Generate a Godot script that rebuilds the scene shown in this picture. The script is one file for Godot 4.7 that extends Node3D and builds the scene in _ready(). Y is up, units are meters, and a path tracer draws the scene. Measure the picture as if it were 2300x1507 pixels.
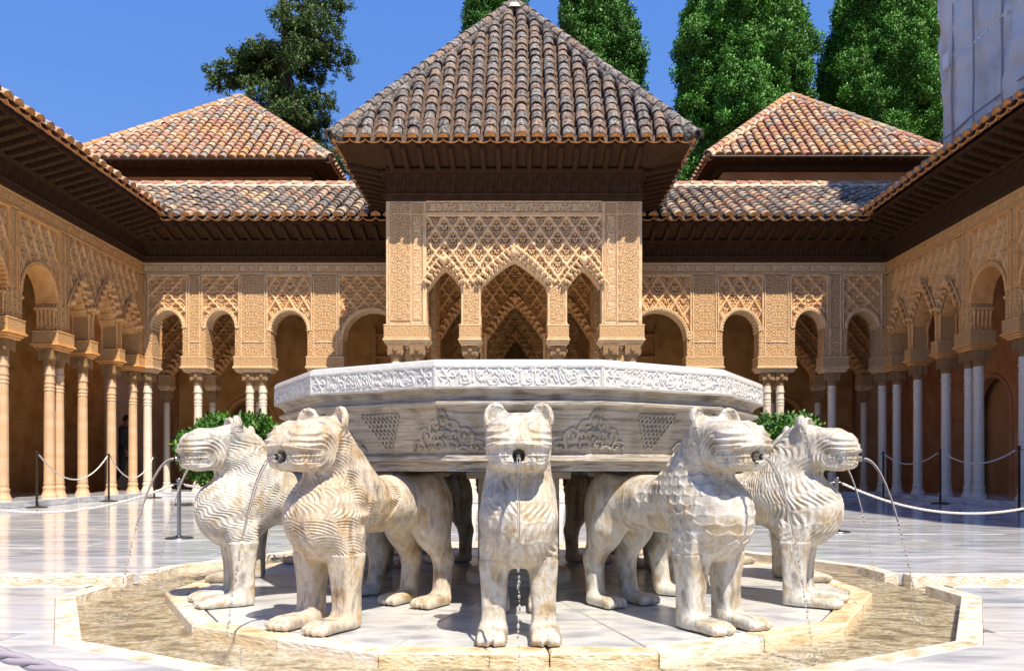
extends Node3D

func _ready() -> void:
	# camera: level, lens shifted up
	var cam := Camera3D.new()
	cam.name = "camera"
	add_child(cam)
	cam.projection = Camera3D.PROJECTION_FRUSTUM
	cam.near = 0.1
	cam.far = 900.0
	cam.size = 0.1 * 1507.0 / 1790.0
	cam.frustum_offset = Vector2(-0.1 * 15.0 / 1790.0, 0.1 * 296.5 / 1790.0)
	cam.position = Vector3(0.0, 0.61, 4.34)
	cam.current = true
	# clear sky
	var we := WorldEnvironment.new()
	we.name = "environment"
	var en := Environment.new()
	en.background_mode = Environment.BG_SKY
	var sk := ProceduralSkyMaterial.new()
	sk.sky_top_color = c8(70, 115, 189)
	sk.sky_horizon_color = c8(128, 165, 215)
	sk.sky_curve = 0.2
	sk.ground_bottom_color = c8(120, 110, 96)
	sk.ground_horizon_color = c8(150, 150, 150)
	sk.sun_angle_max = 4.0
	en.sky = Sky.new()
	en.sky.sky_material = sk
	en.tonemap_mode = Environment.TONE_MAPPER_LINEAR
	en.tonemap_exposure = 1.5
	en.sdfgi_enabled = true
	en.ssao_enabled = true
	en.ssil_enabled = true
	we.environment = en
	add_child(we)
	# high afternoon sun over the right shoulder
	var sun := DirectionalLight3D.new()
	sun.name = "sun"
	sun.light_color = c8(255, 243, 226)
	sun.light_energy = 1.6
	sun.light_angular_distance = 0.5
	sun.shadow_enabled = true
	sun.look_at_from_position(Vector3.ZERO, Vector3(-0.285, -1.0, -0.55))
	add_child(sun)
	var t0 := Time.get_ticks_msec()
	materials()
	paving()
	channel()
	pavilion()
	hall()
	far_wing(-1.0, "far arcade left of the pavilion, carved plaster on slim marble columns")
	far_wing(1.0, "far arcade right of the pavilion, carved plaster on slim marble columns")
	var kept := {}
	for k in M.bounce_warm:
		kept[k] = M[k]
		M[k] = M.bounce_warm[k]
	side_gallery(-1.0, "long arcade along the left side, sun on its columns")
	M.shaft = kept.shaft
	side_gallery(1.0, "long arcade along the right side, in full shade")
	for k in kept: M[k] = kept[k]
	tower("hall with a pale pink and gold tiled pyramid roof, left of the pavilion", Vector3(-8.38, 0, -19.66), 3.50, 8.53, 3.15, 2.88, 500)
	tower("hall with a pink and gold tiled pyramid roof, right of the pavilion", Vector3(8.18, 0, -19.66), 3.2, 8.72, 3.02, 2.72, 600)
	wrapped_hall()
	print("buildings ", Time.get_ticks_msec() - t0)
	open_conifer("open dark conifer with long drooping boughs behind the left hall", Vector3(-10.5, 0, -31.6), 11.0, 23.5, 700)
	cypress("slim cypress peeping out behind the pavilion's roof tip", Vector3(-1.3, 0, -36.0), 14.0, 26.6, 1.7, 0.2, 710, 2600, M.leaf[1])
	cypress("cypress right behind the pavilion roof, with a low side lobe", Vector3(4.2, 0, -33.5), 12.0, 27.5, 1.95, -0.8, 720, 5200, M.leaf[1], 0.30)
	cypress("broad bright green cypress between pavilion and right hall", Vector3(10.1, 0, -31.5), 8.5, 23.8, 2.85, 0.0, 730, 9500, M.leaf[2], 0.50)
	cypress("broad bright green cypress beside the wrapped building", Vector3(16.55, 0, -31.5), 8.5, 24.6, 2.3, 0.0, 740, 8600, M.leaf[2], 0.42)
	bush("clipped round bush behind the lions on the left", Vector3(-4.62, 0.0, -8.6), Vector3(0.86, 0.62, 0.76), 0.84, 750)
	bush("clipped round bush behind the lions on the right", Vector3(4.3, 0.0, -8.6), Vector3(0.72, 0.62, 0.66), 0.84, 760)
	print("plants ", Time.get_ticks_msec() - t0)
	plinth()
	basin()
	lions()
	water()
	barriers()
	visitors()
	print("all ", Time.get_ticks_msec() - t0)
# ---------------------------------------------------------------- materials
var M := {}
func noise_tex(sd: int, freq: float, cols: Array, offs: Array, size := 512, octaves := 5, warp := 0.0, kind := FastNoiseLite.TYPE_SIMPLEX_SMOOTH) -> NoiseTexture2D:
	var f := FastNoiseLite.new()
	f.seed = sd
	f.frequency = freq
	f.noise_type = kind
	f.fractal_octaves = octaves
	if warp > 0.0:
		f.domain_warp_enabled = true
		f.domain_warp_amplitude = warp
		f.domain_warp_frequency = freq * 0.7
	var t := NoiseTexture2D.new()
	t.width = size
	t.height = size
	t.seamless = true
	t.noise = f
	if cols.size():
		var g := Gradient.new()
		g.offsets = PackedFloat32Array(offs)
		g.colors = PackedColorArray(cols)
		t.color_ramp = g
	return t
func c8(r: int, g: int, b: int) -> Color:
	return Color8(r, g, b)
func std(col: Color, rough: float, tri := Vector3.ZERO, tex: Texture2D = null, world := false) -> StandardMaterial3D:
	var m := StandardMaterial3D.new()
	m.albedo_color = col
	m.roughness = rough
	if tex:
		m.albedo_texture = tex
		m.uv1_triplanar = true
		m.uv1_world_triplanar = world
		m.uv1_scale = tri
	return m
func bump(m: StandardMaterial3D, t: Texture2D, cm: float) -> StandardMaterial3D:
	m.heightmap_enabled = true
	m.heightmap_texture = t
	m.heightmap_scale = cm
	return m
func detail(m: StandardMaterial3D, t: Texture2D, s: Vector3, world := false) -> StandardMaterial3D:
	m.detail_enabled = true
	m.detail_albedo = t
	m.detail_blend_mode = BaseMaterial3D.BLEND_MODE_MUL
	m.detail_uv_layer = BaseMaterial3D.DETAIL_UV_2
	m.uv2_triplanar = true
	m.uv2_world_triplanar = world
	m.uv2_scale = s
	return m

# interlaced leaf scrolls carved in plaster: a height tile folded from one quarter
func arabesque(sd: float) -> ImageTexture:
	var q := 128
	var w := q * 2
	var d := PackedByteArray()
	d.resize(w * w)
	for y in q:
		for x in q:
			var u := x / float(q)
			var v := y / float(q)
			var a := u * 3.0 + 0.20 * sin(TAU * (v * 2.0 + sd)) + 0.1 * sin(TAU * (u * 3.0 - v))
			var b := v * 3.0 + 0.20 * sin(TAU * (u * 2.0 - sd)) + 0.1 * sin(TAU * (v * 3.0 + u))
			var s := sin(TAU * a) * sin(TAU * b) + 0.55 * sin(TAU * (a * 1.5 + b * 0.5)) * sin(TAU * (b * 1.5 - a * 0.5) + sd)
			var r := sqrt((u - 0.5) * (u - 0.5) + (v - 0.5) * (v - 0.5))
			s += 0.7 * cos(TAU * r * 5.0) * sst(0.5, 0.2, r)
			var h := sst(-0.25, 0.30, s) * 0.8 + 0.2 * sst(0.3, 1.2, s)
			var g := int(clampf(h, 0.0, 1.0) * 255.0)
			d[y * w + x] = g
			d[y * w + w - 1 - x] = g
			d[(w - 1 - y) * w + x] = g
			d[(w - 1 - y) * w + w - 1 - x] = g
	return ImageTexture.create_from_image(Image.create_from_data(w, w, false, Image.FORMAT_L8, d))

func materials() -> void:
	# marbles
	var streak := noise_tex(11, 0.011, [c8(150, 144, 136), c8(196, 192, 184), c8(224, 221, 214), c8(234, 232, 226), c8(212, 200, 176), c8(230, 227, 220)], [0.0, 0.30, 0.42, 0.62, 0.72, 0.86], 512, 6, 26.0)
	var patch := noise_tex(5, 0.008, [c8(172, 168, 160), c8(240, 238, 234), c8(255, 255, 255), c8(253, 251, 247), c8(232, 210, 172), c8(190, 184, 174)], [0.06, 0.24, 0.36, 0.60, 0.78, 0.95], 512, 5, 20.0)
	var pits := noise_tex(8, 0.05, [], [], 512, 4)
	M.lion = bump(detail(std(c8(226, 225, 222), 0.48, Vector3(3.4, 1.0, 2.2), streak), patch, Vector3(1.9, 1.3, 1.7)), pits, 0.25)
	M.lion_b = bump(detail(std(c8(226, 223, 217), 0.48, Vector3(3.0, 1.3, 0.8), streak), patch, Vector3(1.3, 2.1, 1.2)), pits, 0.25)
	M.lion_b.uv1_offset = Vector3(0.37, 0.2, 0.6)
	M.lion_b.uv2_offset = Vector3(0.6, 0.1, 0.3)
	M.lion_c = bump(detail(std(c8(232, 221, 207), 0.45, Vector3(4.0, 1.1, 3.0), streak), patch, Vector3(1.0, 1.6, 2.0)), pits, 0.25)
	M.lion_c.uv1_offset = Vector3(0.81, 0.55, 0.15)
	M.lion_c.uv2_offset = Vector3(0.15, 0.45, 0.7)
	var band := noise_tex(21, 0.010, [c8(104, 98, 88), c8(178, 170, 158), c8(220, 215, 206), c8(230, 227, 221), c8(200, 182, 152), c8(208, 203, 194), c8(100, 95, 90)], [0.10, 0.33, 0.45, 0.58, 0.66, 0.76, 0.95], 512, 5, 14.0)
	M.basin = bump(std(c8(214, 210, 202), 0.42, Vector3(0.7, 7.0, 0.7), band), pits, 0.2)
	M.rim = bump(std(c8(216, 214, 209), 0.45, Vector3(1.5, 1.5, 1.5), noise_tex(22, 0.01, [c8(214, 214, 212), c8(240, 240, 238), c8(246, 246, 244)], [0.0, 0.5, 1.0])), pits, 0.25)
	var slab := noise_tex(31, 0.006, [c8(156, 159, 165), c8(200, 202, 205), c8(216, 217, 217), c8(228, 228, 226), c8(216, 214, 210), c8(188, 188, 190)], [0.0, 0.34, 0.46, 0.64, 0.76, 1.0], 1024, 6, 40.0)
	var scuff := noise_tex(37, 0.012, [c8(96, 96, 96), c8(120, 120, 120), c8(200, 200, 200), c8(255, 255, 255)], [0.0, 0.52, 0.74, 1.0], 512, 6, 20.0)
	M.slabs = []
	for k in 4:
		var m := std([c8(240, 241, 243), c8(234, 236, 240), c8(243, 242, 240), c8(228, 231, 236)][k], 0.24, Vector3(0.22, 1.0, 0.85), slab)
		m.roughness_texture = scuff
		m.metallic_specular = 0.5
		m.uv1_offset = Vector3(0.21 * k, 0.0, 0.37 * k)
		M.slabs.append(m)
	M.plinth = std(c8(226, 226, 224), 0.3, Vector3(0.4, 1.0, 0.9), slab)
	M.kerb = bump(std(Color.WHITE, 0.5, Vector3(1.1, 2.5, 1.1), noise_tex(33, 0.012, [c8(178, 150, 112), c8(214, 196, 168), c8(228, 219, 203), c8(222, 212, 194), c8(198, 168, 122)], [0.0, 0.3, 0.5, 0.7, 1.0], 512, 6, 20.0)), pits, 0.5)
	M.kerb_side = bump(std(Color.WHITE, 0.5, Vector3(1.1, 2.5, 1.1), noise_tex(34, 0.012, [c8(172, 140, 92), c8(208, 188, 150), c8(222, 210, 186)], [0.0, 0.45, 0.9], 512, 6, 20.0)), pits, 0.5)
	M.bed = bump(detail(std(Color.WHITE, 0.6, Vector3(0.7, 1.0, 1.1), noise_tex(35, 0.012, [c8(118, 102, 72), c8(176, 160, 124), c8(222, 214, 194), c8(196, 180, 142), c8(140, 120, 82)], [0.12, 0.36, 0.55, 0.70, 0.92], 512, 6)), noise_tex(36, 0.04, [c8(150, 136, 112), c8(236, 232, 224), c8(255, 255, 255)], [0.15, 0.45, 0.8], 512, 5), Vector3(1.6, 1.6, 2.4)), pits, 0.6)
	M.grout = std(c8(120, 96, 72), 0.85)
	# plaster
	var ar := arabesque(0.3)
	var plaster := noise_tex(41, 0.012, [c8(202, 154, 104), c8(222, 180, 130), c8(234, 197, 150)], [0.0, 0.5, 1.0], 512, 6)
	M.stucco = bump(std(Color.WHITE, 0.85, Vector3(0.8, 0.8, 0.8), plaster), noise_tex(43, 0.04, [], [], 512, 4), 0.6)
	M.carved = std(Color.WHITE, 0.85, Vector3(2.6, 2.6, 2.6), plaster)
	bump(M.carved, ar, 4.0)
	M.carved_fine = std(Color.WHITE, 0.85, Vector3(4.4, 4.4, 4.4), plaster)
	bump(M.carved_fine, ar, 2.2)
	M.carved_pale = std(c8(255, 240, 222), 0.85, Vector3(3.0, 3.0, 3.0), noise_tex(44, 0.012, [c8(204, 170, 128), c8(226, 196, 156), c8(236, 212, 176)], [0.0, 0.5, 1.0], 512, 6))
	bump(M.carved_pale, ar, 4.0)
	M.pale = std(Color.WHITE, 0.85, Vector3(0.9, 0.9, 0.9), noise_tex(44, 0.012, [c8(200, 166, 122), c8(224, 192, 150), c8(236, 210, 172)], [0.0, 0.5, 1.0], 512, 6))
	# plaster and shafts of the long sides, warm bounced light put into their colour
	var bounce_warm := noise_tex(50, 0.012, [c8(208, 150, 88), c8(228, 178, 116), c8(238, 198, 142)], [0.0, 0.5, 1.0], 512, 6)
	M.bounce_warm = {}
	M.bounce_warm.stucco = bump(std(Color.WHITE, 0.85, Vector3(0.8, 0.8, 0.8), bounce_warm), pits, 0.6)
	M.bounce_warm.carved = bump(std(Color.WHITE, 0.85, Vector3(2.6, 2.6, 2.6), bounce_warm), ar, 4.0)
	M.bounce_warm.carved_fine = bump(std(Color.WHITE, 0.85, Vector3(4.4, 4.4, 4.4), bounce_warm), ar, 2.2)
	M.bounce_warm.pale = std(c8(255, 244, 226), 0.85, Vector3(0.9, 0.9, 0.9), bounce_warm)
	M.bounce_warm.shaft = bump(std(Color.WHITE, 0.45, Vector3(3.0, 0.8, 3.0), noise_tex(51, 0.012, [c8(186, 118, 62), c8(216, 164, 112), c8(230, 206, 176), c8(222, 190, 150)], [0.0, 0.34, 0.66, 1.0], 512, 6, 20.0)), pits, 0.3)  # left shafts only: orange of reflected light tinted into the marble
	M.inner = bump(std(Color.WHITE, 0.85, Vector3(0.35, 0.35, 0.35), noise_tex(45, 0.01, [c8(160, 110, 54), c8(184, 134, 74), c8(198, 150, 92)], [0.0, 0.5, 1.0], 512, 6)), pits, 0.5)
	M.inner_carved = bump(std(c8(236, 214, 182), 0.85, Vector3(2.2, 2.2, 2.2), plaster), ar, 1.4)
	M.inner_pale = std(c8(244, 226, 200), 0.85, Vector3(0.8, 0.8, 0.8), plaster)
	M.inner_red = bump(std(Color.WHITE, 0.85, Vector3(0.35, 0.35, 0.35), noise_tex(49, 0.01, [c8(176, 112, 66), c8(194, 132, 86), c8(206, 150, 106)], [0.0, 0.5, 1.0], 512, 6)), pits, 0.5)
	M.shade_dark_wood = bump(std(Color.WHITE, 0.8, Vector3(3.0, 0.7, 3.0), noise_tex(46, 0.02, [c8(54, 38, 27), c8(72, 52, 37), c8(88, 64, 45)], [0.0, 0.5, 1.0], 256, 4)), pits, 0.5)  # timber brown pulled down to imitate the deep shade under the eaves
	M.shade_dark_wood.metallic_specular = 0.15
	M.shaft = bump(std(Color.WHITE, 0.42, Vector3(3.0, 0.8, 3.0), noise_tex(47, 0.012, [c8(190, 150, 106), c8(226, 208, 182), c8(236, 227, 210), c8(216, 207, 194)], [0.0, 0.34, 0.6, 1.0], 512, 6, 20.0)), pits, 0.3)
	M.tower = bump(std(Color.WHITE, 0.9, Vector3(0.3, 0.3, 0.3), noise_tex(48, 0.01, [c8(170, 118, 70), c8(190, 138, 86), c8(200, 150, 98)], [0.0, 0.5, 1.0], 256, 5)), pits, 0.5)
	# roof tiles: gold and pink clay under grey lichen, a few makes
	M.tiles = []
	M.old_tiles = []
	var sets := [[c8(146, 106, 80), c8(184, 144, 114), c8(176, 160, 144)], [c8(160, 112, 70), c8(192, 150, 102), c8(180, 146, 112)], [c8(140, 88, 70), c8(176, 126, 102), c8(186, 156, 136)], [c8(96, 82, 72), c8(146, 132, 118), c8(178, 170, 158)], [c8(168, 134, 98), c8(196, 168, 134), c8(188, 176, 158)]]
	var olds := [[c8(48, 40, 34), c8(112, 104, 98), c8(152, 146, 140)], [c8(66, 46, 38), c8(124, 102, 90), c8(156, 148, 140)], [c8(42, 37, 34), c8(98, 92, 88), c8(146, 142, 138)], [c8(78, 54, 40), c8(134, 112, 94), c8(160, 152, 142)], [c8(58, 50, 44), c8(118, 112, 106), c8(166, 162, 156)]]
	for k in 5:
		M.tiles.append(bump(std(Color.WHITE, 0.9, Vector3(2.2, 2.2, 2.2), noise_tex(60 + k, 0.018, sets[k], [0.1, 0.5, 0.85], 256, 5), true), pits, 0.6))
		M.old_tiles.append(bump(std(Color.WHITE, 0.9, Vector3(2.4, 2.4, 2.4), noise_tex(70 + k, 0.022, olds[k], [0.22, 0.48, 0.75], 256, 5), true), pits, 0.9))
	M.wing_tiles = [M.old_tiles[4], M.tiles[3], M.tiles[0], M.tiles[4], M.old_tiles[3], M.tiles[3]]
	M.pale_ridge = [M.tiles[2], M.tiles[4]]
	M.channel = std(Color.WHITE, 0.95, Vector3(1.6, 1.6, 1.6), noise_tex(80, 0.02, [c8(64, 50, 40), c8(98, 76, 60), c8(124, 100, 80)], [0.2, 0.5, 0.9], 256, 5), true)
	M.channel_new = std(Color.WHITE, 0.95, Vector3(1.6, 1.6, 1.6), noise_tex(81, 0.02, [c8(100, 64, 46), c8(136, 92, 68), c8(158, 114, 88)], [0.2, 0.5, 0.9], 256, 5), true)
	M.mortar = std(Color.WHITE, 0.95, Vector3(1.5, 1.5, 1.5), noise_tex(82, 0.02, [c8(196, 160, 128), c8(222, 200, 176), c8(230, 214, 196)], [0.1, 0.5, 0.9], 256, 5), true)
	M.eave_clay = std(Color.WHITE, 0.95, Vector3(2.0, 2.0, 2.0), noise_tex(83, 0.03, [c8(168, 104, 50), c8(206, 142, 78), c8(220, 170, 112)], [0.1, 0.5, 0.9], 256, 5), true)
	# metal, rope, water, leaves, cloth
	M.steel = std(c8(150, 150, 152), 0.28)
	M.steel.metallic = 1.0
	M.iron = std(c8(62, 50, 40), 0.55)
	M.iron.metallic = 0.6
	M.lead = std(c8(150, 146, 140), 0.4)
	M.lead.metallic = 0.7
	M.rope = std(c8(214, 206, 196), 0.9)
	M.rope_grey = std(c8(150, 142, 150), 0.8)
	M.water = std(Color(0.80, 0.78, 0.68, 0.10), 0.03)
	M.water.transparency = BaseMaterial3D.TRANSPARENCY_ALPHA
	M.jet = std(Color(0.97, 0.98, 1.0, 0.0), 0.03)
	M.jet.refraction_enabled = true
	M.jet.refraction_scale = 0.033
	M.foam = std(c8(236, 238, 236), 0.5)
	M.bark = bump(std(Color.WHITE, 0.9, Vector3(2.0, 0.4, 2.0), noise_tex(90, 0.03, [c8(60, 44, 32), c8(104, 80, 60)], [0.2, 0.8], 256, 4)), pits, 2.0)
	M.leaf = []
	for k in 4:
		var m := std([c8(72, 100, 42), c8(68, 124, 38), c8(78, 138, 42), c8(60, 108, 34)][k], 0.55)
		m.vertex_color_use_as_albedo = true
		m.backlight_enabled = true
		m.backlight = Color(0.22, 0.30, 0.08)
		M.leaf.append(m)
	M.sheet = bump(std(Color.WHITE, 0.45, Vector3(0.12, 0.12, 0.12), noise_tex(92, 0.012, [c8(186, 184, 182), c8(210, 208, 204), c8(226, 222, 216)], [0.1, 0.5, 0.9], 512, 5, 30.0)), noise_tex(93, 0.008, [], [], 512, 4, 30.0), 14.0)
	M.seam = std(c8(150, 150, 156), 0.7)
	M.tape = std(c8(226, 226, 230), 0.6)
# ---------------------------------------------------------------- walls, arches, carved nets
# net of lobed lozenges with leaf filling; 0 is the pierced ground, 1 the crest of a rib
static func sebka(x: float, y: float, w: float, h: float, lobed: float) -> float:
	var u := x / w
	var v := y / h
	var a := u + v
	var b := u - v
	var a2 := a + lobed * sin(TAU * 2.0 * b)
	var b2 := b + lobed * sin(TAU * 2.0 * a)
	var da := absf(a2 - roundf(a2))
	var db := absf(b2 - roundf(b2))
	var d := minf(da, db)
	var rib := 1.0 - sst(0.075, 0.135, d)
	var fa := a - floorf(a) - 0.5
	var fb := b - floorf(b) - 0.5
	# a round boss where each lozenge comes to its top
	var ta := a - roundf(a)
	var tb := b - roundf(b)
	rib = maxf(rib, 1.15 - sst(0.10, 0.22, sqrt(ta * ta + tb * tb)) * 1.15)
	var p := absf(fa + fb)
	var q := fa - fb
	var leaf := cos(TAU * p * 2.6 + 0.4) * cos(TAU * (q * 1.9 + p * 1.2)) + 0.25 * cos(TAU * q * 4.0)
	var m := sst(-0.05, 0.12, leaf) * 0.62 * sst(0.13, 0.17, d)
	return maxf(rib, m) * 0.87

# carved sheet between a lower edge low[i] (one per column) and ytop, in front plane n0, cut depth deep
static func net_sheet(mb: MB, s0: float, s1: float, low: PackedFloat32Array, ytop: float, n0: float, deep: float, w: float, h: float, lobed: float, phase: Vector2, res: float) -> void:
	var ns := low.size() - 1
	var lo := ytop
	for q in low: lo = minf(lo, q)
	var ny := int((ytop - lo) / res)
	var rows := []
	for j in ny + 1:
		var row := PackedVector3Array()
		for i in ns + 1:
			var s := lerpf(s0, s1, i / float(ns))
			var y := lerpf(low[i], ytop, j / float(ny))
			row.append(Vector3(s, y, n0 - deep + deep * sebka(s - phase.x, y - phase.y, w, h, lobed)))
		rows.append(row)
	# pierced: the ground between ribs and leaves is cut away
	var b0 := mb.v.size()
	var cut0 := mb.ix.size()
	mb.sheet(rows)
	var nx := ns + 1
	var keep := mb.ix.slice(0, cut0)
	for j in ny:
		for i in ns:
			var a := b0 + j * nx + i
			var z := maxf(maxf(mb.v[a].z, mb.v[a + 1].z), maxf(mb.v[a + nx].z, mb.v[a + nx + 1].z))
			if z < n0 - deep * 0.90: continue
			keep.append(a); keep.append(a + nx + 1); keep.append(a + 1)
			keep.append(a); keep.append(a + nx); keep.append(a + nx + 1)
	mb.ix = keep

# arch outline: kind 0 round on stilts, 1 stepped lambrequin; x from -hw to hw
static func arch_y(x: float, hw: float, spring: float, rise: float, kind: int) -> float:
	var t := clampf(absf(x) / hw, 0.0, 1.0)
	if kind == 0: return spring + rise * sqrt(maxf(0.0, 1.0 - t * t))
	return spring + rise * (1.0 - pow(t, 1.25))

# ring of mouldings and the underside of a round arch
func round_arch(parent: Node3D, c: float, hw: float, spring: float, rise: float, thick: float, ribbed: bool, mat: Material) -> void:
	var mb := MB.new()
	var N := 26
	var ring := 0.062
	var prof := [[0.0, -0.03], [0.0, 0.012], [0.018, 0.022], [0.032, 0.008], [0.044, 0.020], [ring, 0.014], [ring, -0.06]]
	var rows := []
	for q in prof:
		var row := PackedVector3Array()
		for i in N + 1:
			var a := PI * i / N
			row.append(Vector3(c - cos(a) * (hw + q[0]), spring + sin(a) * (rise + q[0]), q[1]))
		rows.append(row)
	for j in rows.size() - 1: mb.sheet([rows[j], rows[j + 1]])
	# underside
	var f := PackedVector3Array()
	var b := PackedVector3Array()
	for i in N + 1:
		var a := PI * i / N
		f.append(Vector3(c - cos(a) * hw, spring + sin(a) * rise, -0.03))
		b.append(Vector3(c - cos(a) * hw, spring + sin(a) * rise, -thick))
	mb.sheet([b, f])
	put("arch_moulding", mb, mat, parent)
	# scallops hanging from the edge
	var sc := MB.new()
	var steps := int(PI * hw / 0.062)
	for i in steps + 1:
		var a := PI * i / steps
		var p := Vector3(c - cos(a) * hw, spring + sin(a) * rise, 0.0)
		if ribbed: sc.tube(PackedVector3Array([p + Vector3(0, 0, 0.012), p + Vector3(0, 0, -thick - 0.01)]), PackedFloat32Array([0.021]), 7)
		else: sc.blob(p + Vector3(-cos(a) * 0.052, sin(a) * 0.052, 0.012), Vector3(0.022, 0.022, 0.018), 7, 4)
	put("scallops", sc, mat, parent).set_meta("kind", "stuff")

# stepped arch hung with small niches
func hung_arch(parent: Node3D, c: float, hw: float, spring: float, rise: float, thick: float, n0: float, mat: Material, cells := 13) -> void:
	var mb := MB.new()
	for rowk in 3:
		var off := 0.075 * rowk
		var cnt := cells - (0 if rowk % 2 == 0 else 1)
		for i in cnt:
			var t := (i + 0.5) / cnt * 2.0 - 1.0
			var x := t * (hw + off * 0.55)
			var y := arch_y(x, hw + off * 0.55, spring, rise + off, 1) + 0.025
			var r := hw * 2.0 / cells * 0.62
			# a drop with a hollow hood: hood ball above, thin pendant below
			var n := n0 + 0.015 + 0.028 * rowk
			mb.blob(Vector3(c + x, y + r * 0.5, n - 0.01), Vector3(r * 0.86, r * 1.0, 0.055), 8, 5)
			mb.tube(PackedVector3Array([Vector3(c + x + r * 0.8, y + r * 0.5, n), Vector3(c + x + r * 0.8, y - r * 0.2, n + 0.012), Vector3(c + x + r * 0.8, y - r * 1.15, n + 0.004)]), PackedFloat32Array([r * 0.42, r * 0.36, r * 0.14]), 6)
			if rowk == 0:
				mb.tube(PackedVector3Array([Vector3(c + x, y + r * 0.3, n - 0.06), Vector3(c + x, y - r * 0.1, n - 0.16), Vector3(c + x, y + 0.02, -thick + n0)]), PackedFloat32Array([r * 0.8, r * 0.8, r * 0.8]), 6)
	# crowning niche
	mb.blob(Vector3(c, spring + rise + 0.115, n0 + 0.05), Vector3(0.075, 0.085, 0.06), 10, 6)
	mb.blob(Vector3(c, spring + rise + 0.225, n0 + 0.045), Vector3(0.03, 0.035, 0.03), 8, 5)
	put("hung_niches", mb, mat, parent).set_meta("kind", "stuff")
	# edge ribbon above the niches
	var rib := MB.new()
	var path := PackedVector3Array()
	for i in 25:
		var x := (i / 12.0 - 1.0) * (hw + 0.14)
		path.append(Vector3(c + x, arch_y(x, hw + 0.14, spring + 0.03, rise + 0.20, 1), n0 + 0.012))
	rib.tube(path, PackedFloat32Array([0.017]), 6)
	put("arch_moulding", rib, mat, parent)

# one line of raised script, right to left, as a run of bars; unit is 1 wide and 1 high
var script_mesh: ArrayMesh
func stroke(mb: MB, pts: Array, r: float, d: float) -> void:
	var path := PackedVector3Array()
	for i in pts.size() - 1:
		var p0: Vector2 = pts[maxi(i - 1, 0)]
		var p1: Vector2 = pts[i]
		var p2: Vector2 = pts[i + 1]
		var p3: Vector2 = pts[mini(i + 2, pts.size() - 1)]
		for k in 4:
			var q := p1.cubic_interpolate(p2, p0, p3, k / 4.0)
			path.append(Vector3(q.x, q.y, d))
	var e: Vector2 = pts[pts.size() - 1]
	path.append(Vector3(e.x, e.y, d))
	mb.tube(path, PackedFloat32Array([r]), 6)
func script_line() -> ArrayMesh:
	# wa la ghalib illa allah, as the walls repeat it
	if script_mesh: return script_mesh
	var mb := MB.new()
	var r := 0.038
	for x in [0.06, 0.12, 0.18]: stroke(mb, [Vector2(x, 0.22), Vector2(x + 0.004, 0.5), Vector2(x + 0.01, 0.84)], r, 0.0)
	stroke(mb, [Vector2(0.02, 0.34), Vector2(0.0, 0.22), Vector2(0.06, 0.18), Vector2(0.20, 0.20)], r, 0.0)
	stroke(mb, [Vector2(0.27, 0.20), Vector2(0.27, 0.55), Vector2(0.28, 0.90)], r, 0.0)
	stroke(mb, [Vector2(0.34, 0.90), Vector2(0.37, 0.55), Vector2(0.47, 0.24), Vector2(0.40, 0.18), Vector2(0.37, 0.28), Vector2(0.48, 0.60), Vector2(0.52, 0.90)], r, 0.0)
	stroke(mb, [Vector2(0.58, 0.90), Vector2(0.58, 0.5), Vector2(0.57, 0.22)], r, 0.0)
	stroke(mb, [Vector2(0.46, 0.10), Vector2(0.56, 0.06), Vector2(0.68, 0.12), Vector2(0.70, 0.24), Vector2(0.64, 0.30)], r, 0.0)
	stroke(mb, [Vector2(0.64, 0.88), Vector2(0.66, 0.5), Vector2(0.74, 0.34), Vector2(0.82, 0.36)], r, 0.0)
	stroke(mb, [Vector2(0.82, 0.36), Vector2(0.86, 0.52), Vector2(0.78, 0.60), Vector2(0.74, 0.50), Vector2(0.84, 0.40), Vector2(0.94, 0.62), Vector2(0.97, 0.86)], r, 0.0)
	stroke(mb, [Vector2(0.74, 0.14), Vector2(0.84, 0.08), Vector2(0.95, 0.16), Vector2(0.96, 0.30), Vector2(0.90, 0.32), Vector2(0.90, 0.22)], r, 0.0)
	stroke(mb, [Vector2(0.72, 0.78), Vector2(0.78, 0.86), Vector2(0.84, 0.76), Vector2(0.78, 0.72)], r * 0.8, 0.0)
	stroke(mb, [Vector2(0.40, 0.66), Vector2(0.43, 0.74), Vector2(0.40, 0.80)], r * 0.7, 0.0)
	script_mesh = mb.mesh()
	return script_mesh
func script_band(parent: Node3D, s0: float, s1: float, y0: float, hgt: float, n: float, mat: Material, unit := 0.0) -> void:
	var cnt := maxi(1, int(round((s1 - s0) / (unit if unit else hgt * 1.9))))
	var w := (s1 - s0) / cnt
	for k in cnt:
		var o := part("inscription", script_line(), mat, parent, Vector3(s0 + w * k + w * 0.03, y0, n))
		o.scale = Vector3(w * 0.95, hgt, hgt * 0.6)
func script_column(parent: Node3D, s: float, wid: float, y0: float, y1: float, n: float, mat: Material, upward: bool) -> void:
	var cnt := maxi(1, int(round((y1 - y0) / (wid * 1.9))))
	var w := (y1 - y0) / cnt
	for k in cnt:
		var o := part("inscription", script_line(), mat, parent)
		var b := Basis(Vector3.BACK, PI / 2 if upward else -PI / 2) * Basis.from_scale(Vector3(w * 0.95, wid, wid * 0.6))
		o.transform = Transform3D(b, Vector3(s + (wid if upward else 0.0), y0 + w * k if upward else y0 + w * (k + 1), n))

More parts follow.
